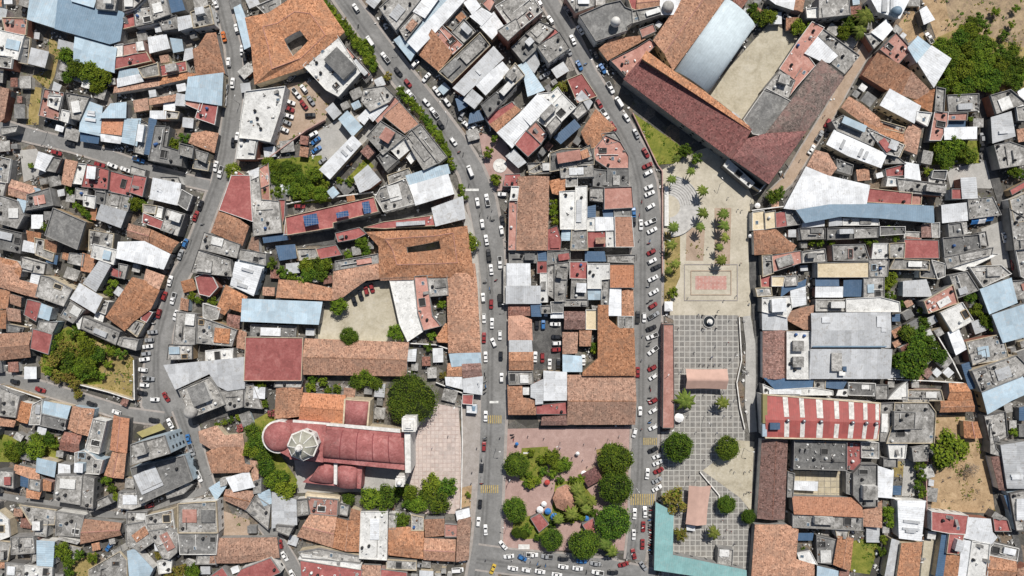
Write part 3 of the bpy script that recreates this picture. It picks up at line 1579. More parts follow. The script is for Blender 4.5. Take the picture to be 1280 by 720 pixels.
# ------------------------------------------------------------------ mesh building
class MB:
    def __init__(s): s.v = []; s.f = []; s.m = []; s.uv = []
    def add(s, vs, fs, mi=0, uvs=None):
        o = len(s.v); s.v += [tuple(v) for v in vs]
        for i, f in enumerate(fs):
            s.f.append([o+k for k in f]); s.m.append(mi)
            s.uv.append(uvs[i] if uvs else None)
    def box(s, cx, cy, z0, sx, sy, sz, rot=0, mi=0, taper=1):
        c, sn = math.cos(rot), math.sin(rot); vs = []
        for z, k in ((z0, 1), (z0+sz, taper)):
            for x, y in ((-1,-1), (1,-1), (1,1), (-1,1)):
                x *= sx/2*k; y *= sy/2*k
                vs.append((cx+x*c-y*sn, cy+x*sn+y*c, z))
        s.add(vs, [(0,1,5,4), (1,2,6,5), (2,3,7,6), (3,0,4,7), (4,5,6,7), (3,2,1,0)], mi)
    def prism(s, poly, z0, z1, mi=0, top=True, bot=False, uvf=None):
        n = len(poly)
        vs = [(x, y, z0) for x, y in poly] + [(x, y, z1) for x, y in poly]
        fs = [(i, (i+1) % n, n+(i+1) % n, n+i) for i in range(n)]
        uvs = None
        if top: fs.append(tuple(range(n, 2*n)))
        if bot: fs.append(tuple(range(n-1, -1, -1)))
        if uvf: uvs = [[uvf(vs[k]) for k in f] for f in fs]
        s.add(vs, fs, mi, uvs)
    def ring(s, outer, inner, z0, z1, mi=0):
        n = len(outer)
        vs = [(x, y, z0) for x, y in outer]+[(x, y, z1) for x, y in outer]+[(x, y, z0) for x, y in inner]+[(x, y, z1) for x, y in inner]
        fs = []
        for i in range(n):
            j = (i+1) % n
            fs += [(i, j, n+j, n+i), (n+i, n+j, 3*n+j, 3*n+i), (2*n+j, 2*n+i, 3*n+i, 3*n+j)]
        s.add(vs, fs, mi)
    def lathe(s, prof, cx=0, cy=0, seg=14, mi=0, sy=1):
        vs = []; fs = []
        for r, z in prof:
            for k in range(seg):
                a = 2*math.pi*k/seg; vs.append((cx+r*math.cos(a), cy+r*math.sin(a)*sy, z))
        for i in range(len(prof)-1):
            for k in range(seg):
                l = (k+1) % seg; fs.append((i*seg+k, i*seg+l, (i+1)*seg+l, (i+1)*seg+k))
        fs.append(tuple((len(prof)-1)*seg+k for k in range(seg)))
        s.add(vs, fs, mi)
    def tube(s, a, b, r0, r1=None, seg=6, mi=0):
        a = Vector(a); b = Vector(b); r1 = r0 if r1 is None else r1
        d = (b-a).normalized(); u = d.orthogonal().normalized(); w = d.cross(u)
        vs = [a+(u*math.cos(t)+w*math.sin(t))*r0 for t in [2*math.pi*k/seg for k in range(seg)]]
        vs += [b+(u*math.cos(t)+w*math.sin(t))*r1 for t in [2*math.pi*k/seg for k in range(seg)]]
        s.add(vs, [(k, (k+1) % seg, seg+(k+1) % seg, seg+k) for k in range(seg)]+[tuple(range(seg, 2*seg)), tuple(range(seg-1, -1, -1))], mi)
    def mesh(s, name, mats, smooth=False):
        me = bpy.data.meshes.new(name)
        me.from_pydata(s.v, [], s.f)
        for m in mats: me.materials.append(m)
        if any(s.m): me.polygons.foreach_set('material_index', s.m)
        if any(u is not None for u in s.uv):
            lay = me.uv_layers.new(name='UVMap'); k = 0
            for f, u in zip(s.f, s.uv):
                for i in range(len(f)):
                    lay.data[k].uv = u[i] if u else (0, 0); k += 1
        if smooth: me.polygons.foreach_set('use_smooth', [True]*len(me.polygons))
        me.update(); return me
def link(name, data, parent=None, loc=(0,0,0), rz=0.0, sc_=None):
    o = bpy.data.objects.new(name, data); col.objects.link(o)
    o.location = loc; o.rotation_euler = (0, 0, rz)
    if sc_ is not None: o.scale = sc_ if hasattr(sc_, '__len__') else (sc_,)*3
    if parent: o.parent = parent
    return o
def part(name, mb, mat, parent, smooth=False):
    return link(name, mb.mesh(name, mat if isinstance(mat, list) else [mat], smooth), parent)
THINGS = []
def thing(name, cat, loc, look, px, py, group=None, rz=0.0, data=None, beside=None):
    o = link(name, data, None, loc, rz); o['category'] = cat
    if group: o['group'] = group
    THINGS.append(dict(o=o, look=look, px=px, py=py, beside=beside)); return o
def fixed(name, cat, loc, label, data=None, group=None, rz=0.0):
    o = link(name, data, None, loc, rz); o['category'] = cat; o['label'] = label
    if group: o['group'] = group
    return o
def structure(name, mb, mat):
    o = link(name, mb.mesh(name, [mat])); o['kind'] = 'structure'; return o

# ------------------------------------------------------------------ polygons
def area(p): return sum(p[i][0]*p[(i+1) % len(p)][1]-p[(i+1) % len(p)][0]*p[i][1] for i in range(len(p)))/2
def ccw(p): return p if area(p) > 0 else p[::-1]
def inside(p, x, y):
    c = False; n = len(p); j = n-1
    for i in range(n):
        xi, yi = p[i]; xj, yj = p[j]
        if (yi > y) != (yj > y) and x < (xj-xi)*(y-yi)/(yj-yi)+xi: c = not c
        j = i
    return c
def edge_dist(p, x, y):
    best = 1e9
    for i in range(len(p)):
        ax, ay = p[i]; bx, by = p[(i+1) % len(p)]
        dx, dy = bx-ax, by-ay; t = max(0, min(1, ((x-ax)*dx+(y-ay)*dy)/max(1e-9, dx*dx+dy*dy)))
        best = min(best, math.hypot(x-ax-t*dx, y-ay-t*dy))
    return best
def inset(p, d):                    # d > 0 shrinks a counter-clockwise polygon
    n = len(p)
    def once(d):
        out = []
        for i in range(n):
            a, b, c = p[i-1], p[i], p[(i+1) % n]
            e1 = Vector((b[0]-a[0], b[1]-a[1])).normalized(); e2 = Vector((c[0]-b[0], c[1]-b[1])).normalized()
            n1 = Vector((-e1.y, e1.x)); n2 = Vector((-e2.y, e2.x))
            m = n1+n2
            if m.length < .2: m = n1
            m.normalize(); k = max(.35, m.dot(n1))
            out.append((b[0]+m.x*d/k, b[1]+m.y*d/k))
        return out
    for _ in range(6):
        q = once(d); ok = area(q) > 0
        for i in range(n):
            a = Vector(p[(i+1) % n])-Vector(p[i]); b = Vector(q[(i+1) % n])-Vector(q[i])
            if a.dot(b) <= 0: ok = False
        if ok: return q
        d *= .6
    return [tuple(v) for v in p]
def main_axis(p):
    best = (0, 0)
    for i in range(len(p)):
        a, b = p[i], p[(i+1) % len(p)]; l = math.hypot(b[0]-a[0], b[1]-a[1])
        if l > best[0]: best = (l, math.atan2(b[1]-a[1], b[0]-a[0]))
    return best[1]
def extent(p, ang):
    c, s = math.cos(ang), math.sin(ang)
    us = [x*c+y*s for x, y in p]; vs = [-x*s+y*c for x, y in p]
    return max(us)-min(us), max(vs)-min(vs)

# shared small meshes
def shared():
    d = {}
    b = MB(); b.lathe([(.55,0), (.6,.1), (.6,.9), (.5,1.1), (.2,1.28), (.15,1.36)], seg=12); 
    for k, m in (('tank_black', 'black_plastic'), ('tank_white', 'white_plastic'), ('tank_blue', 'blue_plastic')):
        d[k] = b.mesh('water_tank', [M[m]], True)
    b = MB(); b.box(0,0,0,1,1,1); d['unit_dark'] = b.mesh('window', [M['window_glass']])
    b = MB(); b.box(0,0,0,.9,.5,.7); b.box(0,0,.7,.6,.3,.06, mi=1); d['ac'] = b.mesh('air_conditioner', [M['white_plastic'], M['steel']])
    b = MB(); b.box(0,0,0,1.5,1.2,.25); b.box(0,0,.25,1.3,1.0,.03, mi=1); d['skylight'] = b.mesh('skylight', [M['wall_white'], M['skylight_glass']])
    b = MB()
    for k in range(6): b.box(0, -0.9+k*.36, 0, 1.2, .34, .3+.28*k)
    d['steps'] = b.mesh('roof_stairs', [M['wall_grey']])
    return d
SH = shared()

FOOT = []          # footprints on the ground for the gap filler: (poly, bbox)
def occupy(p):
    xs = [q[0] for q in p]; ys = [q[1] for q in p]; FOOT.append((p, min(xs), min(ys), max(xs), max(ys)))
LOOK = {'T': 'orange tiled house', 'S': 'orange lean-to house', 's': 'sunlit orange tiled wing', 'K': 'rusty brown tiled house', 'X': 'wine red tiled wing',
        'C': 'grey concrete house', 'D': 'dark flat-roofed house', 'W': 'white flat-roofed house', 'N': 'white sheet-roofed shed',
        'M': 'grey sheet-roofed shed', 'B': 'pale blue-roofed hall', 'b': 'deep blue shed', 'R': 'red flat-roofed house',
        'F': 'pink terrace-roofed house', 'q': 'teal roofed building', 'y': 'yellow market awning', 'L': 'low grey patio shed'}
SHORT = {'T': 'orange tiled roof', 'S': 'orange lean-to roof', 's': 'orange wing', 'K': 'rusty roof', 'X': 'wine red roof', 'C': 'grey concrete roof', 'D': 'dark grey roof', 'W': 'white roof',
         'N': 'white sheet roof', 'M': 'grey sheet roof', 'B': 'pale blue roof', 'b': 'deep blue roof', 'R': 'red roof', 'F': 'pink roof', 'q': 'teal roof', 'y': 'yellow awning', 'L': 'patio shed'}
NAME = {'T': 'tiled_house', 'S': 'lean_to_house', 's': 'tiled_wing', 'K': 'rusty_tiled_house', 'X': 'tiled_wing', 'C': 'concrete_house', 'D': 'dark_roofed_house', 'W': 'white_house',
        'N': 'white_sheet_building', 'M': 'metal_roofed_building', 'B': 'blue_roofed_building', 'b': 'blue_shed', 'R': 'red_roofed_house', 'F': 'terrace_house', 'q': 'teal_building', 'y': 'market_awning', 'L': 'patio_shed'}
GROUP = {'T': 'orange tiled houses', 'S': 'orange lean-to houses', 'K': 'rusty tiled houses', 'X': 'convent wings', 's': 'convent wings', 'C': 'grey concrete houses', 'D': 'dark roofed houses', 'W': 'white houses',
         'N': 'white sheet-roofed sheds', 'M': 'grey sheet-roofed sheds', 'B': 'blue sheet-roofed buildings', 'b': 'deep blue sheds', 'R': 'red roofed houses', 'F': 'pink terraced houses', 'L': 'patio sheds between the houses'}
ROOFMAT = {'T': 'terracotta', 'S': 'terracotta', 's': 'terracotta', 'K': 'rust_tile', 'X': 'wine_tile', 'C': 'concrete_roof', 'D': 'dark_concrete_roof', 'W': 'white_roof', 'N': 'white_sheet', 'M': 'grey_sheet',  # 's' and 'X' share a gable: sunlit and shaded slope put into tile colour
           'B': 'pale_blue_sheet', 'b': 'deep_blue_sheet', 'R': 'red_roof', 'F': 'pink_roof', 'q': 'teal_sheet', 'y': 'yellow_sheet', 'L': 'concrete_roof'}
OVERRIDE = {}      # first corner -> dict(roof=, wall=)
ROOT = {}
PARK = random.Random(3)

def house(t, h, pts, key=None, world=False):
    rg = random.Random(int(ord(t)*7919+pts[0][0]*131+pts[0][1]*17+pts[1][0]*3.7+len(FOOT)*0.0))
    if not world and h < 9.5 and t not in 'XsV': h = 2.4+(h-2.4)*.68
    h = h+rg.uniform(-.35, .35)
    P = ccw([tuple(p) if world else W(p[0], p[1], h) for p in pts])
    if not world and t not in 'Xs': P = inset(P, -.28)
    cx = sum(p[0] for p in P)/len(P); cy = sum(p[1] for p in P)/len(P)
    occupy(P)
    L = [(x-cx, y-cy) for x, y in P]
    A = area(L); ang = main_axis(L); lu, lv = extent(L, ang)
    ov = OVERRIDE.get(key, {})
    px = cx/S+640; py = 360-cy/S
    size = 'tiny' if A < 30 else 'small' if A < 75 else '' if A < 180 else 'large' if A < 450 else 'very large'
    ratio = max(lu, lv)/max(.1, min(lu, lv))
    shape = 'long narrow' if ratio > 3 else ('angular' if len(L) > 5 else '')
    look = ' '.join(w for w in (size, shape, ov.get('look', LOOK[t])) if w)
    cat = 'shed' if t in 'bL' else 'awning' if t == 'y' else 'building' if t in 'NMBqXs' else 'house'
    root = thing(NAME[t], cat, (cx, cy, 0), look, px, py, GROUP.get(t), beside=SHORT[t])
    ROOT[key] = root; root['_short'] = SHORT[t]
    wallm = M[ov.get('wall') or rg.choices(['wall_grey', 'wall_white', 'wall_cream', 'wall_ochre', 'wall_pink', 'wall_blue', 'wall_brick', 'wall_dark'], [42, 18, 12, 3, 3, 2, 4, 24])[0]]
    roofm = M[ov.get('roof') or ROOFMAT[t]]
    if t in 'T' and rg.random() < .10: roofm = M['painted_tile'] if not ov.get('roof') else roofm
    if t == 'F' and rg.random() < .25 and not ov.get('roof'): roofm = M['red_roof']
    ca, sa = math.cos(ang), math.sin(ang)
    uvf = lambda v: (v[0]*ca+v[1]*sa, -v[0]*sa+v[1]*ca)
    pitched = t in 'TSsKX'
    sheet = t in 'NMBbqyL'
    if pitched or sheet:
        slope = .30 if pitched else .07
        wallP = inset(L, .35 if A > 25 else .15)
        mode = 'gable' if (t in 'TKX' or (t in 'NMBq' and A > 160 and rg.random() < .6)) else 'shed'
        if ov.get('mode'): mode = ov['mode']
        rb = MB(); wb = MB()
        th = .14
        if len(L) == 4 and mode == 'gable':
            d = [math.hypot(L[(i+1) % 4][0]-L[i][0], L[(i+1) % 4][1]-L[i][1]) for i in range(4)]
            if d[0]+d[2] < d[1]+d[3]: L = L[1:]+L[:1]; wallP = wallP[1:]+wallP[:1]
            # edges 0 and 2 are the eaves, 1 and 3 the gables
            half = min(d[1]+d[3], d[0]+d[2])/4; rise = half*slope
            if ov.get('skew'): pass
            mid = lambda a, b, k=.5: (a[0]*(1-k)+b[0]*k, a[1]*(1-k)+b[1]*k)
            k = ov.get('ridge', .5)
            r1 = mid(L[1], L[2], k); r2 = mid(L[0], L[3], k)
            z = h-rise*.5
            vs = []
            for dz in (0, -th):
                vs += [(*L[0], z+dz), (*L[1], z+dz), (*r1, z+rise+dz), (*r2, z+rise+dz), (*L[2], z+dz), (*L[3], z+dz)]
            fs = [(0,1,2,3), (3,2,4,5), (9,8,7,6), (11,10,8,9), (6,7,1,0), (10,11,5,4), (7,8,2,1), (8,10,4,2), (11,9,3,5), (9,6,0,3)]
            uvs = [[uvf(vs[q]) for q in f] for f in fs]
            rb.add(vs, fs, 0, uvs)
            if t in 'TX' and d[0] > 7:      # mortar line along the ridge
                a = math.atan2(r1[1]-r2[1], r1[0]-r2[0]); ll = math.hypot(r1[0]-r2[0], r1[1]-r2[1])
                cp = MB(); cp.box((r1[0]+r2[0])/2, (r1[1]+r2[1])/2, z+rise-.06, ll*.98, .34, .14, a)
                part('ridge_cap', cp, roofm if rg.random() < .6 else M['pink_roof'], root)
            wr1 = mid(wallP[1], wallP[2], k); wr2 = mid(wallP[0], wallP[3], k)
            zt = z-th-.05
            wb.prism(wallP, 0, zt, top=False)
            wb.add([(*wallP[1], zt), (*wallP[2], zt), (*wr1, zt+rise)], [(0,1,2)])
            wb.add([(*wallP[3], zt), (*wallP[0], zt), (*wr2, zt+rise)], [(0,1,2)])
        elif mode == 'gable' and len(L) != 4:
            wmin = 2*A/max(1, sum(math.hypot(L[(i+1) % len(L)][0]-L[i][0], L[(i+1) % len(L)][1]-L[i][1]) for i in range(len(L)))/2)
            dI = min(5.5, wmin*.42); top = inset(L, dI)
            real = min(edge_dist(L, *q) for q in top); rise = max(.15, real*slope); z = h-rise*.5
            n = len(L)
            vs = [(*p, z) for p in L]+[(*p, z+rise) for p in top]+[(*p, z-th) for p in L]
            fs = [(i, (i+1) % n, n+(i+1) % n, n+i) for i in range(n)]+[tuple(range(n, 2*n))]
            fs += [(2*n+i, 2*n+(i+1) % n, (i+1) % n, i) for i in range(n)]
            uvs = [[uvf(vs[q]) for q in f] for f in fs]
            rb.add(vs, fs, 0, uvs); wb.prism(wallP, 0, z-.04, top=False)
        else:
            # one slope across the short side
            sgn = rg.choice((-1, 1)); ax = ang+(math.pi/2 if lu >= lv else 0)
            dx, dy = math.cos(ax)*sgn*slope, math.sin(ax)*sgn*slope
            if ov.get('grad'): dx, dy = ov['grad']
            f = lambda p: h+p[0]*dx+p[1]*dy
            n = len(L)
            vs = [(*p, f(p)) for p in L]+[(*p, f(p)-th) for p in L]
            fs = [tuple(range(n)), tuple(range(2*n-1, n-1, -1))]+[(n+i, n+(i+1) % n, (i+1) % n, i) for i in range(n)]
            uvs = [[uvf(vs[q]) for q in g] for g in fs]
            rb.add(vs, fs, 0, uvs)
            n = len(wallP)
            vs = [(*p, 0) for p in wallP]+[(*p, f(p)-th-.03) for p in wallP]
            wb.add(vs, [(i, (i+1) % n, n+(i+1) % n, n+i) for i in range(n)])
        part('roof', rb, roofm, root)
        if t in 'y' or (t == 'b' and A < 22) or ov.get('open'):
            for q in inset(L, .3):
                pm = MB(); pm.tube((*q, 0), (*q, h-.3), .05); part('post', pm, M['steel'], root)
        else:
            part('wall', wb, wallm, root)
        if sheet and A > 90 and t in 'NMB' and rg.random() < .55 and not ov.get('clean'):
            # translucent sheets or a patched strip lying on the roof
            k = 0
            for _ in range(rg.randint(1, 3)):
                x = rg.uniform(-.35, .35)*lu; wd = rg.uniform(.8, 1.4); ln = lv*rg.uniform(.3, .6)
                q = [(x+dx_, dy_) for dx_, dy_ in ((-wd/2, -ln/2), (wd/2, -ln/2), (wd/2, ln/2), (-wd/2, ln/2))]
                q = [(a*ca-b*sa, a*sa+b*ca) for a, b in q]
                if all(inside(L, *p) and edge_dist(L, *p) > .3 for p in q):
                    zz = h+lv*.05+.10+.02*k; k += 1
                    hh = [zz]*4
                    sm = MB(); sm.prism(q, h-.5, zz); part('skylight_strip', sm, M['grey_sheet'] if t == 'N' else M['white_sheet'], root)
    else:
        ph = {'C': .55, 'D': .6, 'W': .5, 'R': .3, 'F': .5}[t]*rg.uniform(.7, 1.4)
        wb = MB(); wb.prism(L, 0, h-.25, top=False); part('wall', wb, wallm, root)
        out = inset(L, -.04); inn = inset(L, .14)
        rb = MB(); rb.prism(inset(L, .1), h-.3, h, uvf=uvf); part('roof', rb, roofm, root)
        if A > 14:
            pb = MB(); pb.ring(out, inn, h-.45, h+ph)
            part('parapet', pb, M[rg.choice(['wall_grey', 'wall_grey', 'wall_grey', 'wall_dark', 'wall_cream', 'wall_white'])] if t != 'W' else M['wall_white'], root)
        if not ov.get('clean'): clutter(root, L, h, A, ang, lu, lv, t, rg, roofm, wallm)
    # windows on the walls that look towards the middle of town (the ones the drone sees)
    if h >= 5.5 and not pitched or h >= 6.5:
        made = 0; cl = math.hypot(cx, cy)
        if cl > 25:
            fl = max(1, int((h-.8)//2.9)); base = L if not (pitched or sheet) else wallP
            n = len(base)
            for i in range(n):
                a, b = base[i], base[(i+1) % n]; el = math.hypot(b[0]-a[0], b[1]-a[1])
                if el < 3.2: continue
                ux, uy = (b[0]-a[0])/el, (b[1]-a[1])/el; nx, ny = uy, -ux
                if (nx*cx+ny*cy)/cl > -.25: continue
                cnt = min(5, int(el//3.0))
                for f in range(fl):
                    for k in range(cnt):
                        if made >= 8 and not ov.get('glazed'): break
                        q = (k+.5)/cnt
                        door = f == 0 and k == cnt//2
                        w_, z0, hh = (1.0, 0.05, 2.1) if door else (1.3, f*2.9+1.0, 1.25)
                        o = link('door' if door else 'window', SH['unit_dark'], root, (a[0]+ux*el*q+nx*.01, a[1]+uy*el*q+ny*.01, z0), math.atan2(uy, ux), (w_, .1, hh)); made += 1
    return root

def clutter(root, L, h, A, ang, lu, lv, t, rg, roofm, wallm):
    ca, sa = math.cos(ang), math.sin(ang)
    spots = []
    def place(sx, sy, tries=14, margin=.35):
        for _ in range(tries):
            u = rg.uniform(-.5, .5)*lu; v = rg.uniform(-.5, .5)*lv
            c4 = [(u+a*sx/2, v+b*sy/2) for a, b in ((-1,-1), (1,-1), (1,1), (-1,1), (0,0))]
            c4 = [(a*ca-b*sa, a*sa+b*ca) for a, b in c4]
            if not all(inside(L, *p) and edge_dist(L, *p) > margin for p in c4): continue
            x, y = c4[4]; r = math.hypot(sx, sy)/2
            if any(math.hypot(x-a, y-b) < r+q for a, b, q in spots): continue
            spots.append((x, y, r)); return x, y
        return None
    flat = {'C': M['concrete_roof'], 'D': M['dark_concrete_roof'], 'W': M['white_roof'], 'R': M['red_roof'], 'F': M['pink_roof']}
    # an upper room on part of the roof
    for _ in range(2 if A > 160 else 1):
        if A > 38 and rg.random() < (.75 if t in 'CD' else .45):
            sx, sy = lu*rg.uniform(.25, .5), lv*rg.uniform(.3, .6)
            p = place(sx, sy, 20, .25)
            if p:
                up = rg.choice([.35, .5, .9, 2.3, 2.5])
                b = MB(); b.box(p[0], p[1], h-.02, sx, sy, up, ang); part('upper_room', b, rg.choice([wallm, M['wall_grey'], M['wall_white']]), root)
                rc = rg.choices(['concrete_roof', 'dark_concrete_roof', 'white_roof', 'grey_sheet', 'white_sheet', 'pale_blue_sheet', 'terracotta', 'red_roof', 'pink_roof'], [30, 12, 20, 12, 12, 5, 5, 3, 5])[0]
                b = MB(); vs_ = []
                c, s = math.cos(ang), math.sin(ang); ov_ = .15
                q = [(p[0]+a*(sx/2+ov_)*c-b_*(sy/2+ov_)*s, p[1]+a*(sx/2+ov_)*s+b_*(sy/2+ov_)*c) for a, b_ in ((-1,-1), (1,-1), (1,1), (-1,1))]
                b.prism(q, h+up-.02, h+up+.14, uvf=lambda v: (v[0]*c+v[1]*s, -v[0]*s+v[1]*c), bot=True); part('upper_roof', b, M[rc], root)
    if A > 30:
        for _ in range(rg.choice([0, 1, 1, 2, 2]) if t in 'CD' else rg.choice([0, 0, 1, 1])):     # low walls dividing the roof
            ln = (lu if rg.random() < .5 else lv)*rg.uniform(.35, .8); a2 = ang+(0 if rg.random() < .5 else math.pi/2)
            u = rg.uniform(-.3, .3)*lu; v = rg.uniform(-.3, .3)*lv
            x, y = u*ca-v*sa, u*sa+v*ca
            e = [(x+s*ln/2*math.cos(a2), y+s*ln/2*math.sin(a2)) for s in (-1, 1)]
            if all(inside(L, *p) and edge_dist(L, *p) > .25 for p in e):
                b = MB(); b.box(x, y, h-.02, ln, .18, rg.uniform(.4, 1.1), a2); part('dividing_wall', b, M[rg.choice(['wall_grey', 'wall_white', 'wall_dark'])], root)
    # a kerbed light well: its shade is put into a flat black slab
    if A > 45 and rg.random() < .4 and t in 'CDWF':
        sx, sy = rg.uniform(1.6, 3.2), rg.uniform(1.6, 3.6); p = place(sx, sy)
        if p:
            b = MB(); b.box(p[0], p[1], h-.02, sx, sy, .06, ang); w = part('well_shade', b, M['dark_hole'], root)
            c, s = math.cos(ang), math.sin(ang)
            o = [(p[0]+a*sx/2*c-b_*sy/2*s, p[1]+a*sx/2*s+b_*sy/2*c) for a, b_ in ((-1,-1), (1,-1), (1,1), (-1,1))]
            b = MB(); b.ring(inset(o, -.18), o, h-.02, h+.5); part('kerb', b, wallm, w)
    if A > 25 and rg.random() < .8:
        mb = MB()
        for _ in range(int(min(40, A/5*rg.uniform(.3, 1.2)*(.35 if t == 'W' else 1)))):
            u, v = rg.uniform(-.48, .48)*lu, rg.uniform(-.48, .48)*lv
            if rg.random() < .5: (u, v) = (math.copysign(lu*.42, u), v) if rg.random() < .5 else (u, math.copysign(lv*.42, v))
            x, y = u*ca-v*sa, u*sa+v*ca
            if inside(L, x, y) and edge_dist(L, x, y) > .7: junk(mb, x, y, h-.01, rg, rg.choice([1, 1, 2, 4]), .35)
        if mb.v: part('stored_junk', mb, JUNK(), root)['kind'] = 'stuff'
    n = int(A/30*rg.uniform(.5, 1.3))+ (1 if rg.random() < .4 else 0)
    for _ in range(min(n, 6)):
        k = rg.choices(['tank_black', 'tank_white', 'tank_blue', 'ac', 'skylight', 'steps'], [34, 12, 5, 18, 14, 12])[0]
        sz = (1.3, 1.3) if 'tank' in k else (1.6, 1.3)
        p = place(*sz, tries=8)
        if p: link({'ac': 'air_conditioner', 'skylight': 'skylight', 'steps': 'roof_stairs'}.get(k, 'water_tank'), SH[k], root, (p[0], p[1], h-.01), ang+rg.choice((0, 1.5708)))

def junk(mb, x, y, z, rg, n, sp, k=1.0):
    for _ in range(n):
        mb.box(x+rg.gauss(0, sp), y+rg.gauss(0, sp), z, rg.uniform(.15, 1.0)*k, rg.uniform(.12, .6)*k, rg.uniform(.1, .7)*k, rg.uniform(0, 3.1), rg.choices([0, 1, 2, 3], [4, 3, 3, 1])[0])
JUNK = lambda: [M['wall_grey'], M['wall_dark'], M['white_plastic'], M['timber']]
OVERRIDE.update({
 (72,0): dict(roof='mid_blue_sheet', look='steel blue sheet-roofed hall', clean=1), (37,0): dict(clean=1), (94,45): dict(clean=1),
 (165,585): dict(wall='wall_blue', glazed=1, look='dark grey five-storey block'), (165,556): dict(wall='wall_blue', glazed=1, look='grey five-storey block'),
 (303,374): dict(mode='shed', clean=1), (308,422): dict(clean=1), (348,303): dict(), (125,149): dict(roof='painted_tile', clean=1),
 (1015,392): dict(mode='gable', clean=1), (1013,437): dict(mode='shed', clean=1), (996,263): dict(roof='mid_blue_sheet', clean=1, mode='shed', look='blue-grey sheet-roofed hall'),
 (1028,73): dict(roof='brown_tile', look='weathered brown tiled wing'), (780,97): dict(mode='shed', grad=(.17,.22)), (801,74): dict(mode='shed', grad=(-.17,-.22)), (954,551): dict(roof='rust_tile'), (955,415): dict(roof='rust_tile'),
 (769,271): dict(roof='painted_tile', clean=1), (763,331): dict(roof='painted_tile', clean=1), (480,145): dict(roof='painted_tile', clean=1), (992,622): dict(roof='painted_tile'),
 (358,272): dict(clean=1), (643,179): dict(clean=1), (245,347): dict(clean=1), (379,492): dict(roof='painted_tile', look='smooth orange tiled hall'),
 (1022,329): dict(roof='cream_roof', look='cream terrace-roofed house', clean=1), (1090,305): dict(), (733,388): dict(roof='cream_roof', clean=1), (965,346): dict(roof='cream_roof', clean=1), (941,266): dict(roof='cream_roof'),
 (956,266): dict(roof='cream_roof', look='cream terrace-roofed house'), (646,250): dict(), (68,261): dict(clean=1), (725,20): dict(clean=1, wall='wall_white', look='dark grey fort-walled house'),
 (993,551): dict(), (757,7): dict(), (290,220): dict(clean=1), (756,235): dict(clean=1), (1131,300): dict(clean=1), (42,412): dict(clean=1),
 (385,622): dict(look='pink open-topped market stall'), (830,406): dict(clean=1, look='pink arcade roof', wall='wall_pink'),
 (664,648): dict(clean=1), (729,656): dict(clean=1), (821,630): dict(mode='shed', clean=1), (1046,330): dict(), (957,111): dict(clean=1), (885,622): dict(), (488,351): dict(clean=1), (1058,374): dict(clean=1), (981,260): dict(clean=1),
})
def courtyard(h, outer, inner, key, look, rise=2.2):
    O = [W(x, y, h) for x, y in outer]; I = [W(x, y, h) for x, y in inner]
    if area(O) < 0: O = O[::-1]; I = I[::-1]
    cx = sum(p[0] for p in O)/len(O); cy = sum(p[1] for p in O)/len(O); occupy(O)
    O = [(x-cx, y-cy) for x, y in O]; I = [(x-cx, y-cy) for x, y in I]; n = len(O)
    root = thing('courtyard_house', 'house', (cx, cy, 0), look, cx/S+640, 360-cy/S, 'orange tiled houses', beside=None); ROOT[key] = root
    root['label'] = look; root['_short'] = 'orange tiled roof'
    mid = [((a[0]+b[0])/2, (a[1]+b[1])/2) for a, b in zip(O, I)]
    rb = MB()
    for i in range(n):
        j = (i+1) % n; rw = lambda k: h+min(rise, .10*math.hypot(O[k][0]-I[k][0], O[k][1]-I[k][1]))
        a = math.atan2(O[j][1]-O[i][1], O[j][0]-O[i][0]); ca, sa = math.cos(a), math.sin(a); uv = lambda v: (v[0]*ca+v[1]*sa, -v[0]*sa+v[1]*ca)
        v = [(*O[i], h), (*O[j], h), (*mid[j], rw(j)), (*mid[i], rw(i)), (*I[j], h), (*I[i], h)]
        f = [(0,1,2,3), (3,2,4,5)]; rb.add(v, f, 0, [[uv(v[q]) for q in g] for g in f])
        rb.add([(*O[i], h-.15), (*O[j], h-.15), (*O[j], h), (*O[i], h)], [(0,1,2,3)]); rb.add([(*I[i], h-.15), (*I[j], h-.15), (*I[j], h), (*I[i], h)], [(3,2,1,0)])
    part('roof', rb, M['terracotta'], root)
    cb = MB()
    for i in range(n):
        j = (i+1) % n; rw = lambda k: h+min(rise, .10*math.hypot(O[k][0]-I[k][0], O[k][1]-I[k][1]))
        cb.tube((*mid[i], rw(i)), (*mid[j], rw(j)), .16, None, 5)
    part('ridge_cap', cb, M['pink_roof'], root)
    wb = MB(); wb.prism(inset(O, .35), 0, h-.16, top=False); part('wall', wb, M['wall_cream'], root)
    wb = MB(); q = inset(I, -.35); wb.add([(*p, 0) for p in q]+[(*p, h-.16) for p in q], [(i, n+i, n+(i+1) % n, (i+1) % n) for i in range(n)]); part('courtyard_wall', wb, M['wall_white'], root)
courtyard(6, [(306,22), (335,16), (372,-8), (404,0), (431,40), (378,86), (318,106), (314,60)], [(355,49), (361,45), (368,41), (375,38), (385,51), (376,61), (366,70), (360,60)], 'market', 'broad orange tiled house around a small dark square courtyard')
courtyard(5.6, [(457,290), (500,288), (548,287), (584,282), (593,346), (540,347), (474,347), (473,308)], [(508,309), (525,306), (540,303), (549,301), (551,311), (540,313), (520,315), (509,316)], 'slit', 'sprawling orange tiled house around a narrow slit courtyard')
def parse_house(line):
    a, *pp = line.split()
    return a[0], float(a[1:]), [tuple(float(q) for q in p.split(',')) for p in pp]
VAULT = None
for line in HOUSES.strip().splitlines():
    t, h, pts = parse_house(line)
    if t == 'V': VAULT = (h, pts); continue
    if t == 'Z': continue
    house(t, h, pts, key=(int(pts[0][0]), int(pts[0][1])))
house('F', 6, [(830,406), (841,406), (842,534), (829,534)], key=(830,406))
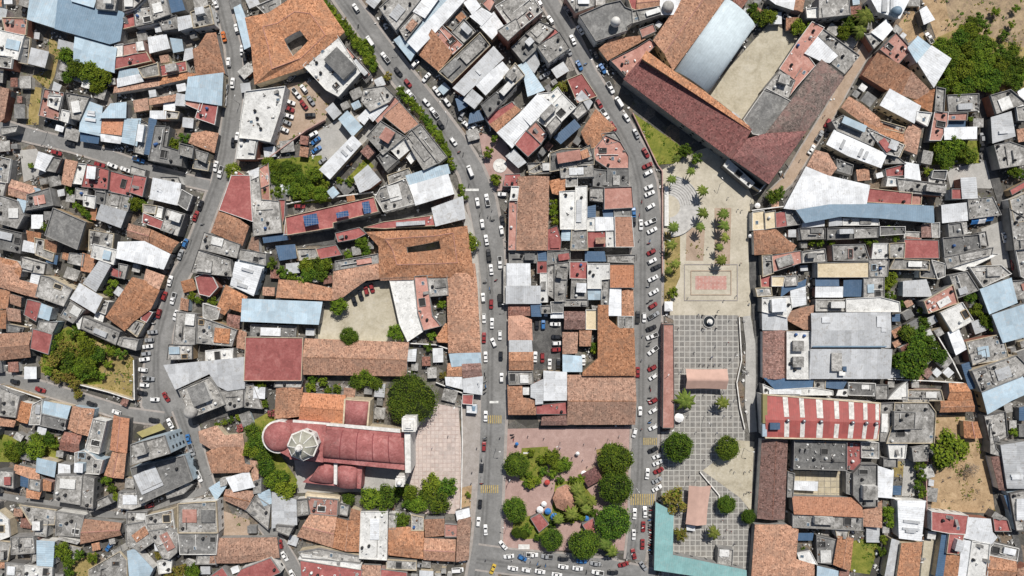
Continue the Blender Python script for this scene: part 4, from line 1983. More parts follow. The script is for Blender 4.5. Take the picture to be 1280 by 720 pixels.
# ------------------------------------------------------------------ the landmark buildings
def quadpts(z, *pp): return [Vector((*W(x, y, z), z)) for x, y in pp]
def barrel(mb, a, b, c, d, rise, n=14, mi=0, org=(0,0), caps=True):
    # surface over the quad a-b (one end) .. d-c (other end); bulges upwards
    vs = []; o = Vector((org[0], org[1], 0))
    for k in range(n+1):
        t = k/n; s = (1-math.cos(math.pi*t))/2; z = rise*math.sin(math.pi*t)
        vs.append(a.lerp(b, s)+Vector((0,0,z))-o); vs.append(d.lerp(c, s)+Vector((0,0,z))-o)
    L1 = (b-a).length; L2 = (d-a).length
    fs = [(2*k, 2*k+1, 2*k+3, 2*k+2) for k in range(n)]
    uv = lambda i: ((i//2)/n*L1*1.2, (i % 2)*L2)
    uvs = [[uv(i) for i in f] for f in fs]
    if caps:
        fs += [tuple(2*k for k in range(n+1)), tuple(2*k+1 for k in range(n, -1, -1))]
        uvs += [[uv(i) for i in f] for f in fs[-2:]]
    mb.add(vs, fs, mi, uvs)
# the blue barrel-vaulted hall of the convent
h, pts = VAULT
P = [W(x, y, h) for x, y in pts]; cx = sum(p[0] for p in P)/4; cy = sum(p[1] for p in P)/4; occupy(P)
o = fixed('vaulted_hall', 'building', (cx, cy, 0), 'pale blue barrel-vaulted sports roof beside the convent courtyard')
q = [Vector((*p, h-1.5)) for p in P]
b = MB(); barrel(b, q[0], q[1], q[2], q[3], 3.2, 20, org=(cx, cy)); part('vault_roof', b, M['vault_sheet'], o, False)
for f in o.children[0].data.polygons: f.use_smooth = len(f.vertices) == 4
for a, c in ((q[0], q[3]), (q[1], q[2])):
    for k in range(5):
        p = a.lerp(c, k/4); b = MB(); b.tube((p.x-cx, p.y-cy, 0), (p.x-cx, p.y-cy, h-1.5), .16); part('column', b, M['steel'], o)

# solar panels on the pink roof
sr = ROOT[(358,272)]; sx, sy = sr.location.x, sr.location.y
for (x0, y0, wpx, hpx, rot) in ((389,275,17,13,12), (428.5,268,15,6.5,12), (458.5,259.5,9,14,12)):
    z = 8.75; x, y = W(x0, y0, z); b = MB(); w_, h_ = wpx*S, hpx*S
    c, s = math.cos(R(rot)), math.sin(R(rot))
    vs = []
    for dz in (0, .08):
        for a, e in ((-1,-1), (1,-1), (1,1), (-1,1)):
            lx, ly = a*w_/2, e*h_/2; vs.append((x-sx+lx*c-ly*s, y-sy+lx*s+ly*c, z+.3+(e+1)*.12+dz))
    b.add(vs, [(0,1,5,4), (1,2,6,5), (2,3,7,6), (3,0,4,7), (4,5,6,7), (3,2,1,0)])
    part('solar_panel', b, M['solar_cells'], sr)
sr['label'] = 'pink terrace house carrying three blue solar panel arrays'
# fort roof dome
fr = ROOT[(725,20)]; fx, fy = fr.location.x, fr.location.y
x, y = W(770, 26, 11); b = MB(); b.lathe([(2.0,9.2), (2.0,9.9), (1.8,10.9), (1.2,11.7), (.5,12.1), (.15,12.2)], x-fx, y-fy, 20); part('dome', b, M['stone_white'], fr, True)
x, y = W(836, 7, 8); nr = ROOT[(825,-4)]; b = MB(); b.lathe([(2.4,6.9), (2.3,7.5), (1.7,8.3), (.9,8.7), (.2,8.8)], x-nr.location.x, y-nr.location.y, 20); part('dome', b, M['stone_grey'], nr, True)
for key, (px, py), z, r, m in (((1088,-3), (1121,14), 8, 2.1, 'mid_blue_sheet'), ((225,488), (237,515), 8, 2.7, 'stone_grey')):
    k = ROOT[key]; x, y = W(px, py, z); b = MB(); b.lathe([(r,z-1.2), (r,z), (r*.85,z+.9), (r*.5,z+1.6), (.1,z+1.9)], x-k.location.x, y-k.location.y, 20); part('dome', b, M[m], k, True)

# the church
hz = 11.0
C0 = W(450, 560, 6); ch = fixed('church', 'church', (C0[0], C0[1], 0), 'red-vaulted church with cream octagonal dome and white bell towers')
def LP(z, *pp): return [(W(x, y, z)[0]-C0[0], W(x, y, z)[1]-C0[1]) for x, y in pp]
def block(name, z0, z1, mat, *pp):
    p = ccw(LP(z1, *pp)); b = MB(); b.prism(p, z0, z1); occupy([(x+C0[0], y+C0[1]) for x, y in p]); return part(name, b, mat, ch)
def vault(name, z, rise, mat, a, b_, c, d):
    q = [v-Vector((C0[0], C0[1], 0)) for v in quadpts(z, a, b_, c, d)]
    b = MB(); barrel(b, q[0], q[1], q[2], q[3], rise); o = part(name, b, mat, ch)
    for f in o.data.polygons: f.use_smooth = len(f.vertices) == 4
    return o
red = M['church_red']; wst = M['stone_white']
block('nave_wall', 0, hz-.4, M['wall_cream'], (407,531), (506,540), (510,588), (402,577))
block('nave_roof', hz-.39, hz, red, (408,530), (507,541), (510,588), (403,577))
vault('nave_vault', hz+.02, 3.0, red, (409,536), (404.5,572), (508,580), (505,546))
for k in range(1, 5):                                        # transverse ribs
    t = k/5; a = (409+(505-409)*t, 536+10*t); c = (404.5+(508-404.5)*t, 572+8*t)
    q = [v-Vector((C0[0], C0[1], 0)) for v in quadpts(hz+.05, a, c, (c[0]+1.1, c[1]), (a[0]+1.1, a[1]))]
    b = MB(); barrel(b, q[0], q[1], q[2], q[3], 3.08); part('vault_rib', b, M['rib_red'], ch)
block('parapet', hz-.38, hz+.45, wst, (431,530.5), (500,536.5), (500.2,541), (431,534.5))
block('parapet', hz-.38, hz+.5, wst, (366,525), (432,531), (432,534), (366,529))
# crossing, drum and dome
block('crossing', 0, hz+.6, red, (366,528), (408,531), (404,578), (362,574))
D0 = LP(13, (382.5,553.5))[0]
def octring(z0, z1, r0, r1, name, mat, rot=22.5):
    b = MB(); b.lathe([(r0, z0), (r1, z1)], D0[0], D0[1], 8); bm_o = part(name, b, mat, ch); return bm_o
octring(hz, 17.0, 5.7, 5.7, 'drum', M['wall_white'])
octring(16.95, 17.35, 6.2, 6.2, 'drum_cornice', wst)
b = MB(); prof = [(5.6*math.cos(R(a)), 17.3+4.0*math.sin(R(a))) for a in (0, 18, 34, 48, 60, 70)]; b.lathe(prof, D0[0], D0[1], 8); part('dome', b, M['dome_cream'], ch)
for k in range(8):
    a = 2*math.pi*k/8; b = MB()
    pts_ = [(D0[0]+r*1.015*math.cos(a), D0[1]+r*1.015*math.sin(a), z+.06) for r, z in prof]
    for p, q in zip(pts_, pts_[1:]): b.tube(p, q, .22, .2)
    part('dome_rib', b, wst, ch)
b = MB(); b.lathe([(1.35,21.2), (1.35,21.9), (1.0,22.0), (1.0,23.6), (1.3,23.7), (1.2,24.1), (.8,24.7), (.2,25.0), (.08,25.9)], D0[0], D0[1], 10); part('lantern', b, wst, ch, False)
for k in range(8):
    a = 2*math.pi*(k+.5)/8; x, y = D0[0]+5.25*math.cos(a), D0[1]+5.25*math.sin(a)
    link('window', SH['unit_dark'], ch, (x, y, 13.3), a+math.pi/2, (1.2, .2, 1.7))
# apse half dome and its wall
ax_, ay_ = LP(9, (348,546))[0]
b = MB(); b.lathe([(6.4,0), (6.4,8.6), (6.7,8.7), (6.7,9.1), (6.0,9.1)], ax_, ay_, 24); part('apse_wall', b, M['wall_white'], ch)
b = MB(); b.lathe([(6.0*math.cos(R(a)), 9.0+3.4*math.sin(R(a))) for a in (0, 15, 30, 45, 60, 75, 86)], ax_, ay_, 24); part('apse_dome', b, red, ch, True)
block('choir', 0, 9.3, red, (348,527), (366,529), (362,572), (346,563))
# north chapel vault and its roof, south chapels
block('chapel_wall', 0, 8.6, M['wall_cream'], (430,499), (463,501), (460,535), (428,532))
vault('chapel_vault', 8.62, 2.2, red, (432,500), (461,502), (458,534), (430,532))
block('chapel_wall', 0, 7.4, red, (402,577), (453,581), (451,611), (378,603), (392,592))
vault('chapel_vault', 7.42, 2.0, red, (424,580), (447,582), (446,610), (422,608))
vault('chapel_vault', 7.42, 1.4, red, (403,579), (417,580), (417,604), (386,600))
block('buttress', 0, 9.0, wst, (417.3,579), (421.5,579), (421,606), (417.2,605))
block('garden_wall', 0, 2.5, M['wall_cream'], (382,616), (425,621), (424,627), (381,622))
# facade and the two towers
block('facade', 0, 15.0, wst, (505.5,541), (513,541), (513.5,591), (506.5,591))
def tower(name, px, py, w, z, top):
    x, y = LP(z, (px, py))[0]; w *= S
    b = MB(); b.box(x, y, 0, w, w, z-3.4); t = part(name, b, wst, ch)
    b = MB(); b.box(x, y, z-3.4, w+.5, w+.5, .4); b.box(x, y, z-.3, w+.5, w+.5, .4)
    for a in (-1, 1):
        for c in (-1, 1): b.box(x+a*(w/2-.45), y+c*(w/2-.45), z-3.0, .9, .9, 2.72)
    part('belfry', b, wst, t)
    b = MB(); b.box(x, y, z-3.0, w-1.0, w-1.0, 2.6); part('belfry_shade', b, M['dark_hole'], t)  # solid black core: the shade inside the belfry put into colour
    b = MB()
    if top == 'dome': b.lathe([(w*.42,z+.1), (w*.42,z+.7), (w*.36,z+1.4), (w*.22,z+2.0), (.15,z+2.3), (.1,z+3.0)], x, y, 14)
    else: b.box(x, y, z+.1, w*.75, w*.75, .9); b.box(x, y, z+1.0, w*.4, w*.4, .7)
    part('tower_cap', b, wst, t, False)
tower('bell_tower', 511, 531, 15, 17, 'flat')
tower('bell_tower', 499.5, 603, 8.5, 17, 'dome')
for k, y_ in enumerate((553, 566, 579)):
    x, y = LP(6, (511, y_))[0]; link('door' if k == 1 else 'window', SH['unit_dark'], ch, (x+1.6, y, .1 if k == 1 else 6), math.pi/2, (2.0, .2, 3.6 if k == 1 else 2.2))

# the red roof with white strips
hz2 = 9.0; pp = [(954,493), (1100,504), (1097,550), (957,547)]
P = ccw([W(x, y, hz2) for x, y in pp]); cx = sum(p[0] for p in P)/4; cy = sum(p[1] for p in P)/4; occupy(P)
st = fixed('striped_hall', 'building', (cx, cy, 0), 'long red roof striped with white translucent strips and ridge vents')
b = MB(); b.prism([(x-cx, y-cy) for x, y in inset(P, .3)], 0, hz2-.2); part('wall', b, M['wall_white'], st)
A_, B_, C_, D_ = [Vector((*W(x, y, hz2), hz2)) for x, y in pp]
o0 = Vector((cx, cy, 0)); m1 = A_.lerp(D_, .57)+Vector((0,0,1.1)); m2 = B_.lerp(C_, .53)+Vector((0,0,1.1))
b = MB(); b.add([A_-o0, B_-o0, m2-o0, m1-o0, C_-o0, D_-o0], [(3,2,1,0), (3,5,4,2), (0,5,3), (1,2,4)], 0, [[(0,0),(48,0),(48,9),(0,9)], [(0,0),(0,9),(48,9),(48,0)], [(0,0)]*3, [(0,0)]*3]); part('roof', b, M['red_sheet'], st)
b = MB(); b.ring([(x-cx, y-cy) for x, y in inset(P, -.25)], [(x-cx, y-cy) for x, y in inset(P, .25)], hz2-.6, hz2+.35); part('parapet', b, M['wall_cream'], st)
for i, (t0, t1) in enumerate(((.165,.208), (.305,.345), (.45,.505), (.605,.645), (.73,.775), (.855,.89), (.96,.99))):
    for (e1, e2, lo, hi) in ((A_, B_, .03, .86), (D_, C_, .06, .88)):
        f = lambda t, k: (e1.lerp(e2, t)).lerp(m1.lerp(m2, t), k)-o0+Vector((0,0,.08))
        b = MB(); b.add([f(t0, lo), f(t1, lo), f(t1, hi), f(t0, hi)], [(0,1,2,3) if e1 is D_ else (3,2,1,0)]); v = [f(t0, lo), f(t1, lo), f(t1, hi), f(t0, hi)]
        b.add([q-Vector((0,0,.10)) for q in v]+v, [(0,1,5,4), (1,2,6,5), (2,3,7,6), (3,0,4,7)])
        part('skylight_strip', b, M['dirty_white'], st)
for t in (.19, .33, .48, .755, .875, .96):
    p = m1.lerp(m2, t)-o0; b = MB(); b.lathe([(.35,p.z-.2), (.35,p.z+.4), (.7,p.z+.6), (.75,p.z+.95), (.5,p.z+1.3), (.1,p.z+1.45)], p.x, p.y, 12); part('ridge_vent', b, M['steel'], st, True)
x, y = W(956, 511, 9.6); b = MB(); b.box(x-cx, y-cy, 8.0, 1.8, 11.5, 1.9); part('front_panel', b, M['yellow_sheet'], st)
x, y = W(956, 538, 9.6); b = MB(); b.box(x-cx, y-cy, 8.0, 1.8, 5.0, 1.5); part('front_panel', b, M['pale_blue_sheet'], st)
x, y = W(967, 532, 9.6); b = MB(); b.box(x-cx, y-cy, hz2+.2, 4.0, 2.6, 2.0); part('roof_room', b, M['deep_blue_sheet'], st)

# ------------------------------------------------------------------ ground, streets, yards
b = MB(); b.add([(-1500,-1500,0), (1500,-1500,0), (1500,1500,0), (-1500,1500,0)], [(0,1,2,3)]); structure('ground', b, M['town_ground'])
LEVEL = [0.004]
YARDS = [ccw([W(x, y) for x, y in q]) for q in ([(760,95),(800,110),(920,205),(860,192),(791,142)], [(905,195),(960,230),(950,262),(900,210)], [(1140,20),(1200,30),(1210,118),(1165,112)], [(480,470),(550,470),(550,535),(480,535)], [(340,520),(515,528),(518,640),(376,622),(345,575)], [(575,488),(604,488),(604,650),(575,650)], [(630,470),(642,470),(642,540),(632,540)], [(630,516),(714,516),(714,545),(630,545)], [(918,530),(956,530),(956,605),(918,605)])]
def sheet(name, mat, pts):
    p = ccw([W(x, y) for x, y in pts]); LEVEL[0] += .004; YARDS.append(p)
    b = MB(); b.add([(x, y, LEVEL[0]) for x, y in p], [tuple(range(len(p)))]); return structure(name, b, M[mat])
def pp_(s): return [tuple(float(v) for v in q.split(',')) for q in s.split()]
YK = []
for line in """lawn dry_grass 52,425 85,408 155,435 168,450 165,496 95,482 50,465
lawn dry_grass 40,108 52,110 48,156 33,156
lawn dry_grass 62,42 76,60 68,96 60,112 40,95 60,88
lawn lawn 54,425 85,408 118,424 128,480 96,482 52,465
yard dirt 1123,30 1140,8 1158,50 1140,62
yard dirt 1150,-8 1185,-8 1201,38 1172,54
terrain rocky_scrub 1180,-8 1300,-8 1300,75 1200,42 1185,20
terrain dry_grass 1160,52 1200,34 1300,66 1300,112 1180,118
yard dirt 1162,545 1232,548 1244,642 1164,638
yard dirt 1167,518 1206,520 1206,552 1168,552
lawn lawn 1066,676 1102,670 1087,718 1060,714
lawn dry_grass 1116,576 1131,577 1129,597 1118,596
yard light_concrete 1130,574 1146,575 1143,620 1127,620
patio court_paving 984,588 1062,590 1059,623 986,621
yard light_concrete 1183,213 1232,200 1246,236 1188,234
square light_concrete 1226,286 1257,274 1268,336 1240,332
lawn lawn -8,540 28,548 28,578 -8,577
lawn lawn 40,553 72,546 73,577 44,572
yard tan_earth 278,638 312,650 313,674 277,674
lawn dry_grass 92,700 120,690 124,726 84,726
yard beige_paving 1155,672 1173,671 1168,726 1150,726
parking dark_paving 664,394 704,394 704,462 666,462
parking tan_earth 343,110 365,104 405,98 421,120 406,152 342,184
yard light_concrete 395,166 440,138 472,160 412,226 393,210
lawn lawn 433,224 458,197 468,208 440,230
garden lawn 335,200 402,194 414,252 338,258
parking beige_paving 396,363 487,349 502,405 511,428 398,428
courtyard beige_paving 884,116 962,28 1010,52 930,152
lawn lawn 791,141 858,188 848,204 821,206
square pink_paving 631,536 793,533 792,688 624,688
churchyard atrium_paving 520,528 548,505 573,510 577,560 577,642 520,642 510,600 512,560
square cream_paving 828,212 872,188 907,178 942,250 938,396 838,396 828,345
square grid_paving 830,394 924,394 926,450 921,480 931,535 931,605 942,726 826,726 826,540 842,536 842,400
square beige_paving 878,588 905,568 920,550 944,552 941,642 925,622
lawn dry_grass 831,290 850,292 850,346 833,386 830,386
lawn tan_earth 858,285 881,285 879,326 857,326
lawn tan_earth 893,260 914,260 912,332 893,332
mosaic mosaic_red 869,345 908,345 908,362 869,362
lawn lawn 652,560 685,558 684,592 668,606 650,600
lawn lawn 642,648 690,640 686,672 655,674 640,668
lawn lawn 694,602 726,600 740,620 738,648 704,654 690,640
square pink_paving 598,165 630,175 650,213 645,236 612,240
pavement sidewalk 578,488 604,488 604,652 577,652
patio light_concrete 368,575 512,588 512,614 372,616
lawn dry_grass 745,562 770,556 772,590 752,600
yard light_concrete 25,188 46,186 62,214 30,228
courtyard dark_paving 415,281 545,262 545,270 455,284 430,292
courtyard dark_paving 352,288 420,282 420,306 352,308
garden lawn 1162,176 1222,176 1224,204 1160,206
garden lawn 318,525 345,510 345,560 372,600 365,622 330,600
yard dirt 575,610 590,606 588,636 576,638""".splitlines():
    n, m, s = line.split(' ', 2); YK.append((m, pp_(s))); sheet(n, m, pp_(s))

STREETS = []       # name, polyline px, width px per vertex
def ribbon(name, mat, pts, dz=0.0, grow=0.0, kerb=None):
    pw = [(Vector(W(x, y)), w*S+grow) for x, y, w in pts]
    L_, R_ = [], []
    for i, (p, w) in enumerate(pw):
        a = pw[max(0, i-1)][0]; c = pw[min(len(pw)-1, i+1)][0]; d = (c-a).normalized(); n = Vector((-d.y, d.x))
        L_.append(p+n*w/2); R_.append(p-n*w/2)
    LEVEL[0] += .004; z = dz or LEVEL[0]
    b = MB(); n = len(pw)
    vs = [(v.x, v.y, z) for v in L_]+[(v.x, v.y, z) for v in R_]
    run = [0]
    for i in range(1, n): run.append(run[-1]+(pw[i][0]-pw[i-1][0]).length)
    uu = lambda i: ((pw[i % n][1]/2 if i < n else -pw[i % n][1]/2)+3.2, run[i % n])
    fs_ = [(n+i, n+i+1, i+1, i) for i in range(n-1)]
    b.add(vs, fs_, 0, [[uu(q) for q in f] for f in fs_])
    if dz:
        vs2 = [(v.x, v.y, 0) for v in L_]+[(v.x, v.y, 0) for v in R_]
        b.add(vs+vs2, [(i, i+1, 2*n+i+1, 2*n+i) for i in range(n-1)]+[(n+i+1, n+i, 3*n+i, 3*n+i+1) for i in range(n-1)])
    o = structure(name, b, M[mat])
    if not dz:
        for i in range(n-1): YARDS.append([tuple(L_[i]), tuple(R_[i]), tuple(R_[i+1]), tuple(L_[i+1])])
    return L_, R_
def street(name, mat, s, walk=0.0):
    pts = []
    for q in s.split():
        v = [float(k) for k in q.split(',')]; pts.append(tuple(v))
    STREETS.append(pts)
    if walk: # pavements: a kerb each side
        ribbon('pavement', 'sidewalk', [(x, y, w+2*walk/S) for x, y, w in pts])
    L_, R_ = ribbon(name, mat, pts)
    if walk:
        for side, sg in ((L_, 1), (R_, -1)):
            b = MB(); n = len(side); vs = []
            for i, p in enumerate(side):
                a = side[max(0, i-1)]; c = side[min(n-1, i+1)]; d = (c-a).normalized(); nn = Vector((-d.y, d.x))*sg
                for off, z in ((0, 0), (0, .13), (walk, .13)):
                    q = p+nn*off; vs.append((q.x, q.y, z))
            fs = []
            for i in range(n-1):
                for k in range(2):
                    f = (3*i+k, 3*i+3+k, 3*i+4+k, 3*i+1+k); fs.append(f if sg < 0 else f[::-1])
            b.add(vs, fs); structure('pavement', b, M['sidewalk'])
street('street', 'road', '275,-8,16 283,25,17 292,60,19 295,100,20 292,130,21 288,160,22 283,195,22 274,228,19 262,260,19 250,292,19 237,325,19 222,350,21 212,385,22 202,420,26 200,445,32 200,470,42 202,500,50 215,522,42', 1.0)
street('street', 'road', '228,510,24 238,540,22 250,580,18 262,612,16', .8)
street('street', 'road', '424,-12,24 465,45,25 500,92,27 535,135,28 567,178,29 588,212,30 602,250,34 612,300,33 617,350,31 618,420,31 617,500,31 615,560,30 612,620,31 608,680,34 600,728,34', 1.2)
street('street', 'road', '680,-10,20 712,45,20 735,92,20 757,130,22 777,160,25 795,195,29 804,230,33 808,280,37 808,340,38 808,400,36 806,470,34 806,540,32 804,600,32 800,650,26 794,700,24', 1.0)
street('street', 'road', '596,696,30 640,702,30 700,707,30 760,714,30 818,724,24', .8)
street('lane', 'street_concrete', '-8,156,18 40,170,16 90,182,15 140,197,15 190,215,14 262,232,12', .8)
street('lane', 'street_concrete', '-8,470,15 50,484,15 110,502,15 160,518,15 205,524,15', .8)
street('lane', 'tan_earth', '1096,40,12 1062,95,13 1036,142,14 1005,192,14 985,225,13 962,246,11', .6)
street('lane', 'dark_paving', '950,-6,7 1000,28,7 1032,50,7')
street('lane', 'dark_paving', '1224,95,10 1229,140,10 1233,185,10 1245,230,11 1256,265,11 1263,300,12 1270,340,12 1284,380,11')
street('lane', 'dark_paving', '1180,420,8 1206,465,8 1223,508,8 1233,555,9 1249,610,9 1263,650,8 1274,690,7 1276,726,7')
street('lane', 'street_concrete', '326,652,12 348,678,16 362,700,16 376,726,15', .6)
street('lane', 'street_concrete', '-8,618,8 75,632,9 125,642,9 160,644,8 212,627,9 258,612,10')
street('alley', 'dark_paving', '942,255,9 941,300,10 942,350,11 947,400,11 949,440,10 947,500,10 948,545,10 945,600,9 943,650,9 939,726,9')
street('path', 'light_concrete', '933,395,10 938,430,12 938,470,13 937,505,13 941,540,10')
street('path', 'light_concrete', '560,230,10 585,280,10 594,330,8 597,400,7')
street('alley', 'dark_paving', '634,321,9 690,321,10 740,321,9 796,322,8')
street('path', 'dark_paving', '240,525,14 275,515,14 318,508,13')
# yellow crossings: painted bars
def crossing(x0, y0, x1, y1, n, horiz=True, mat='yellow_paint'):
    LEVEL[0] += .004; b = MB()
    for k in range(n):
        if horiz: xa = x0+(x1-x0)*k/n; q = [(xa, y0), (xa+(x1-x0)/n*.55, y0), (xa+(x1-x0)/n*.55, y1), (xa, y1)]
        else: ya = y0+(y1-y0)*k/n; q = [(x0, ya), (x1, ya), (x1, ya+(y1-y0)/n*.55), (x0, ya+(y1-y0)/n*.55)]
        p = ccw([W(*v) for v in q]); b.add([(x, y, LEVEL[0]+.03) for x, y in p], [(0,1,2,3)])
    structure('road_marking', b, M[mat])
crossing(788, 617, 819, 631, 11); crossing(804, 547, 822, 556, 7); crossing(601, 606, 624, 616, 9); crossing(610, 519, 628, 529, 7)
crossing(612, 501, 632, 504, 1, True, 'white_paint'); crossing(582, 236, 612, 239, 1, True, 'white_paint')

# ------------------------------------------------------------------ plaza furniture
x, y = W(836, 258); am = fixed('amphitheatre', 'amphitheatre', (x, y, 0), 'half-round white stone amphitheatre with curved steps in the plaza')
def arcstep(r0, r1, z, a0, a1, mat, name, n=26):
    b = MB(); vs = []
    for k in range(n+1):
        a = R(a0+(a1-a0)*k/n); c, s = math.cos(a), math.sin(a)
        vs += [(r0*c, r0*s, 0), (r0*c, r0*s, z), (r1*c, r1*s, z), (r1*c, r1*s, 0)]
    fs = []
    for k in range(n):
        for i in range(3): fs.append((4*k+i, 4*k+i+1, 4*k+5+i, 4*k+4+i)[::-1])
    fs += [(0,1,2,3), (4*n+3, 4*n+2, 4*n+1, 4*n)]
    b.add(vs, fs); part(name, b, M[mat], am)
for k in range(8):
    r0 = 4.6+k*1.0; arcstep(r0, r0+.74, .18+.07*k, 4, 88, 'amphi_stone', 'step'); arcstep(r0+.72, r0+1.0, .15+.07*k, 4, 88, 'stone_grey', 'shade_tread')  # grey strips put the shade lines between the steps into colour
arcstep(4.6, 12.6, .3, -86, 3.9, 'amphi_stone', 'terrace'); arcstep(12.55, 12.9, .9, -86, 88, 'amphi_stone', 'rim_wall')
b = MB(); b.box(-1.2, 0, 0, 1.7, 16.5, 1.3); part('stage_wall', b, M['stone_white'], am)
b = MB(); b.lathe([(4.4,0), (4.4,.12)], 0.4, 0, 28); part('stage', b, M['beige_paving'], am)
x, y = W(886, 402); o = fixed('fountain', 'fountain', (x, y, 0), 'grey stone fountain with white centre and dark figures in the plaza')
b = MB(); b.lathe([(2.6,0), (2.6,.6), (2.3,.6), (2.3,.25)], seg=28); part('basin', b, M['stone_grey'], o)
b = MB(); b.lathe([(2.28,.26), (2.28,.4)], seg=24); part('water', b, M['window_glass'], o)
b = MB(); b.lathe([(.9,.1), (.8,1.2), (1.2,1.4), (1.2,1.6), (.5,1.7), (.4,2.6), (.7,2.8), (.1,3.0)], seg=16); part('centre_bowl', b, M['stone_white'], o)
for k in range(4):
    a = R(45+90*k); b = MB(); b.lathe([(.35,0), (.3,.5), (.22,.55), (.3,1.2), (.28,1.7), (.12,1.85), (.16,2.1), (.05,2.25)], 4.0*math.cos(a), 3.8*math.sin(a), 8); part('statue', b, M['wall_dark'], o, True)

def tent(name, label, quad, h, sag, mat, ridge_x=True, cat='canopy'):
    q = [Vector((*W(a, c, h), h)) for a, c in quad]; c0 = sum(q, Vector())/4; o = fixed(name, cat, (c0.x, c0.y, 0), label)
    if not ridge_x: q = q[1:]+q[:1]
    n = 10; b = MB(); vs = []
    for i in range(n+1):
        t = i/n
        for k in range(n+1):
            s = k/n; e = q[0].lerp(q[1], t); f = q[3].lerp(q[2], t)
            p = e.lerp(f, s); up = sag*(1-abs(2*s-1))**1.0*(.75+.25*abs(2*t-1)); pin = .06*math.sin(math.pi*t)
            p = p+(c0-p)*pin; p.z = h-.3*math.sin(math.pi*t)*abs(2*s-1)+up; vs.append(p-Vector((c0.x, c0.y, 0)))
    b.add(vs, [((n+1)*i+k, (n+1)*(i+1)+k, (n+1)*(i+1)+k+1, (n+1)*i+k+1) for i in range(n) for k in range(n)])
    part('canvas', b, M[mat], o, True)
    for v in q:
        b = MB(); b.tube((v.x-c0.x, v.y-c0.y, 0), (v.x-c0.x, v.y-c0.y, h), .08); part('post', b, M['steel'], o)
    occupy([(v.x, v.y) for v in q]); return o
tent('market_canopy', 'wide pink two-slope canvas canopy over the paved plaza', [(857,461), (909,461), (908,487), (857,486)], 4.6, 2.4, 'canvas_pink')
tent('market_canopy', 'upright pink canvas canopy beside the teal roofed building', [(861,607), (889,607), (883,656), (857,655)], 4.6, 1.6, 'canvas_pink', False)
tent('market_tent', 'white canvas tent left by the blue beach-lot awnings', [(1212,272), (1221,271), (1222,280), (1213,281)], 3.2, 1.2, 'canvas_blue')
for i, (px, py, m, lab) in enumerate(((1226,275,'canvas_white','white pitched tent between two blue tents'), (1236,272,'canvas_blue','blue pitched tent nearest the dark lane'))):
    tent('market_tent', lab, [(px-5,py-5), (px+4,py-6), (px+5,py+4), (px-4,py+5)], 3.2, 1.2, m)
bpy.data.objects['market_tent']['label'] = 'blue pitched tent, first in the row of three from the pale roof'
for px, py, r, m, lab in ((675,637,4.4,'canvas_white','white umbrella at the edge of the blue canopies'), (680,630,3.6,'canvas_white','white umbrella closest to the orange bandstand'), (685,639,4.2,'canvas_blue','blue market umbrella beside two white umbrellas'),
                          (693,646,5.0,'canvas_blue','largest blue market umbrella beside the red stall'), (684,603,3.6,'canvas_red','small red umbrella among dark bushes'), (730,592,4,'canvas_white','white umbrella beside the wine red kiosk'),
                          (733,648,3.4,'canvas_blue','blue umbrella beside the pink tent in the plaza'), (947,257,3.6,'canvas_white','round white parasol outside the convent gate'), (938,295,2.6,'canvas_white','pale parasol in the dark alley by the tiled corner house'),
                          (646,555,2.4,'canvas_blue','small turquoise umbrella on the pink plaza corner'), (722,567,2.6,'canvas_white','small pale umbrella near the flower vendors'), (849,522,6.2,'canvas_white','white and blue umbrella stall beneath the yellowing palm'), (1240,560,5,'canvas_white','white canopy umbrella over the narrow lane')):
    z = 2.3; x, y = W(px, py, z); o = fixed('umbrella', 'umbrella', (x, y, 0), lab, group='market umbrellas')
    rr = r*S; b = MB(); b.lathe([(rr,z), (rr*.5,z+.42), (.05,z+.7)], seg=8); part('canopy', b, M[m], o)
    b = MB(); b.tube((0,0,0), (0,0,z+.6), .035); part('pole', b, M['steel'], o)
# bandstand
x, y = W(708, 624, 5); o = fixed('bandstand', 'bandstand', (x, y, 0), 'orange tiled eight-sided bandstand among the plaza palms')
b = MB(); b.lathe([(5.6,3.6), (5.6,3.75), (2.0,5.4), (.15,6.3)], seg=8); part('roof', b, M['painted_tile'], o)
b = MB(); b.lathe([(4.8,0), (4.8,1.0)], seg=8); part('base', b, M['stone_grey'], o)
for k in range(8):
    a = R(45*k); b = MB(); b.tube((4.5*math.cos(a), 4.5*math.sin(a), .98), (4.5*math.cos(a), 4.5*math.sin(a), 3.65), .13); part('column', b, M['wall_white'], o)
b_ = ROOT.get((693,618))
# kiosks
def kiosk(px, py, w, d, h, rot, mat, label, name='kiosk'):
    x, y = W(px, py, h); o = fixed(name, 'kiosk', (x, y, 0), label, rz=R(rot))
    b = MB(); b.box(0, 0, 0, w-.5, d-.5, h-.3); part('booth', b, M['wall_cream'], o)
    b = MB(); vs = [(-w/2,-d/2,h-.3), (w/2,-d/2,h-.3), (w/2,d/2,h-.3), (-w/2,d/2,h-.3), (0,-d*.15,h+.5), (0,d*.15,h+.5)]
    b.add(vs, [(0,1,4), (1,2,5,4), (2,3,5), (3,0,4,5), (3,2,1,0)]); part('roof', b, M[mat], o)
    b = MB(); b.box(0, -d/2+.2, 1.0, w*.6, .12, 1.0); part('serving_hatch', b, M['window_glass'], o)
kiosk(836, 383, 3.4, 4.0, 3.2, 0, 'canvas_white', 'small white-roofed kiosk at the end of the dry flower bed')
kiosk(740, 596, 7.0, 6.0, 3.4, 30, 'wine_tile', 'wine red kiosk roof beneath the two plaza laurels')
kiosk(592, 511, 3.0, 3.4, 2.8, 0, 'mid_blue_sheet', 'small blue-roofed kiosk on the pavement by the churchyard')

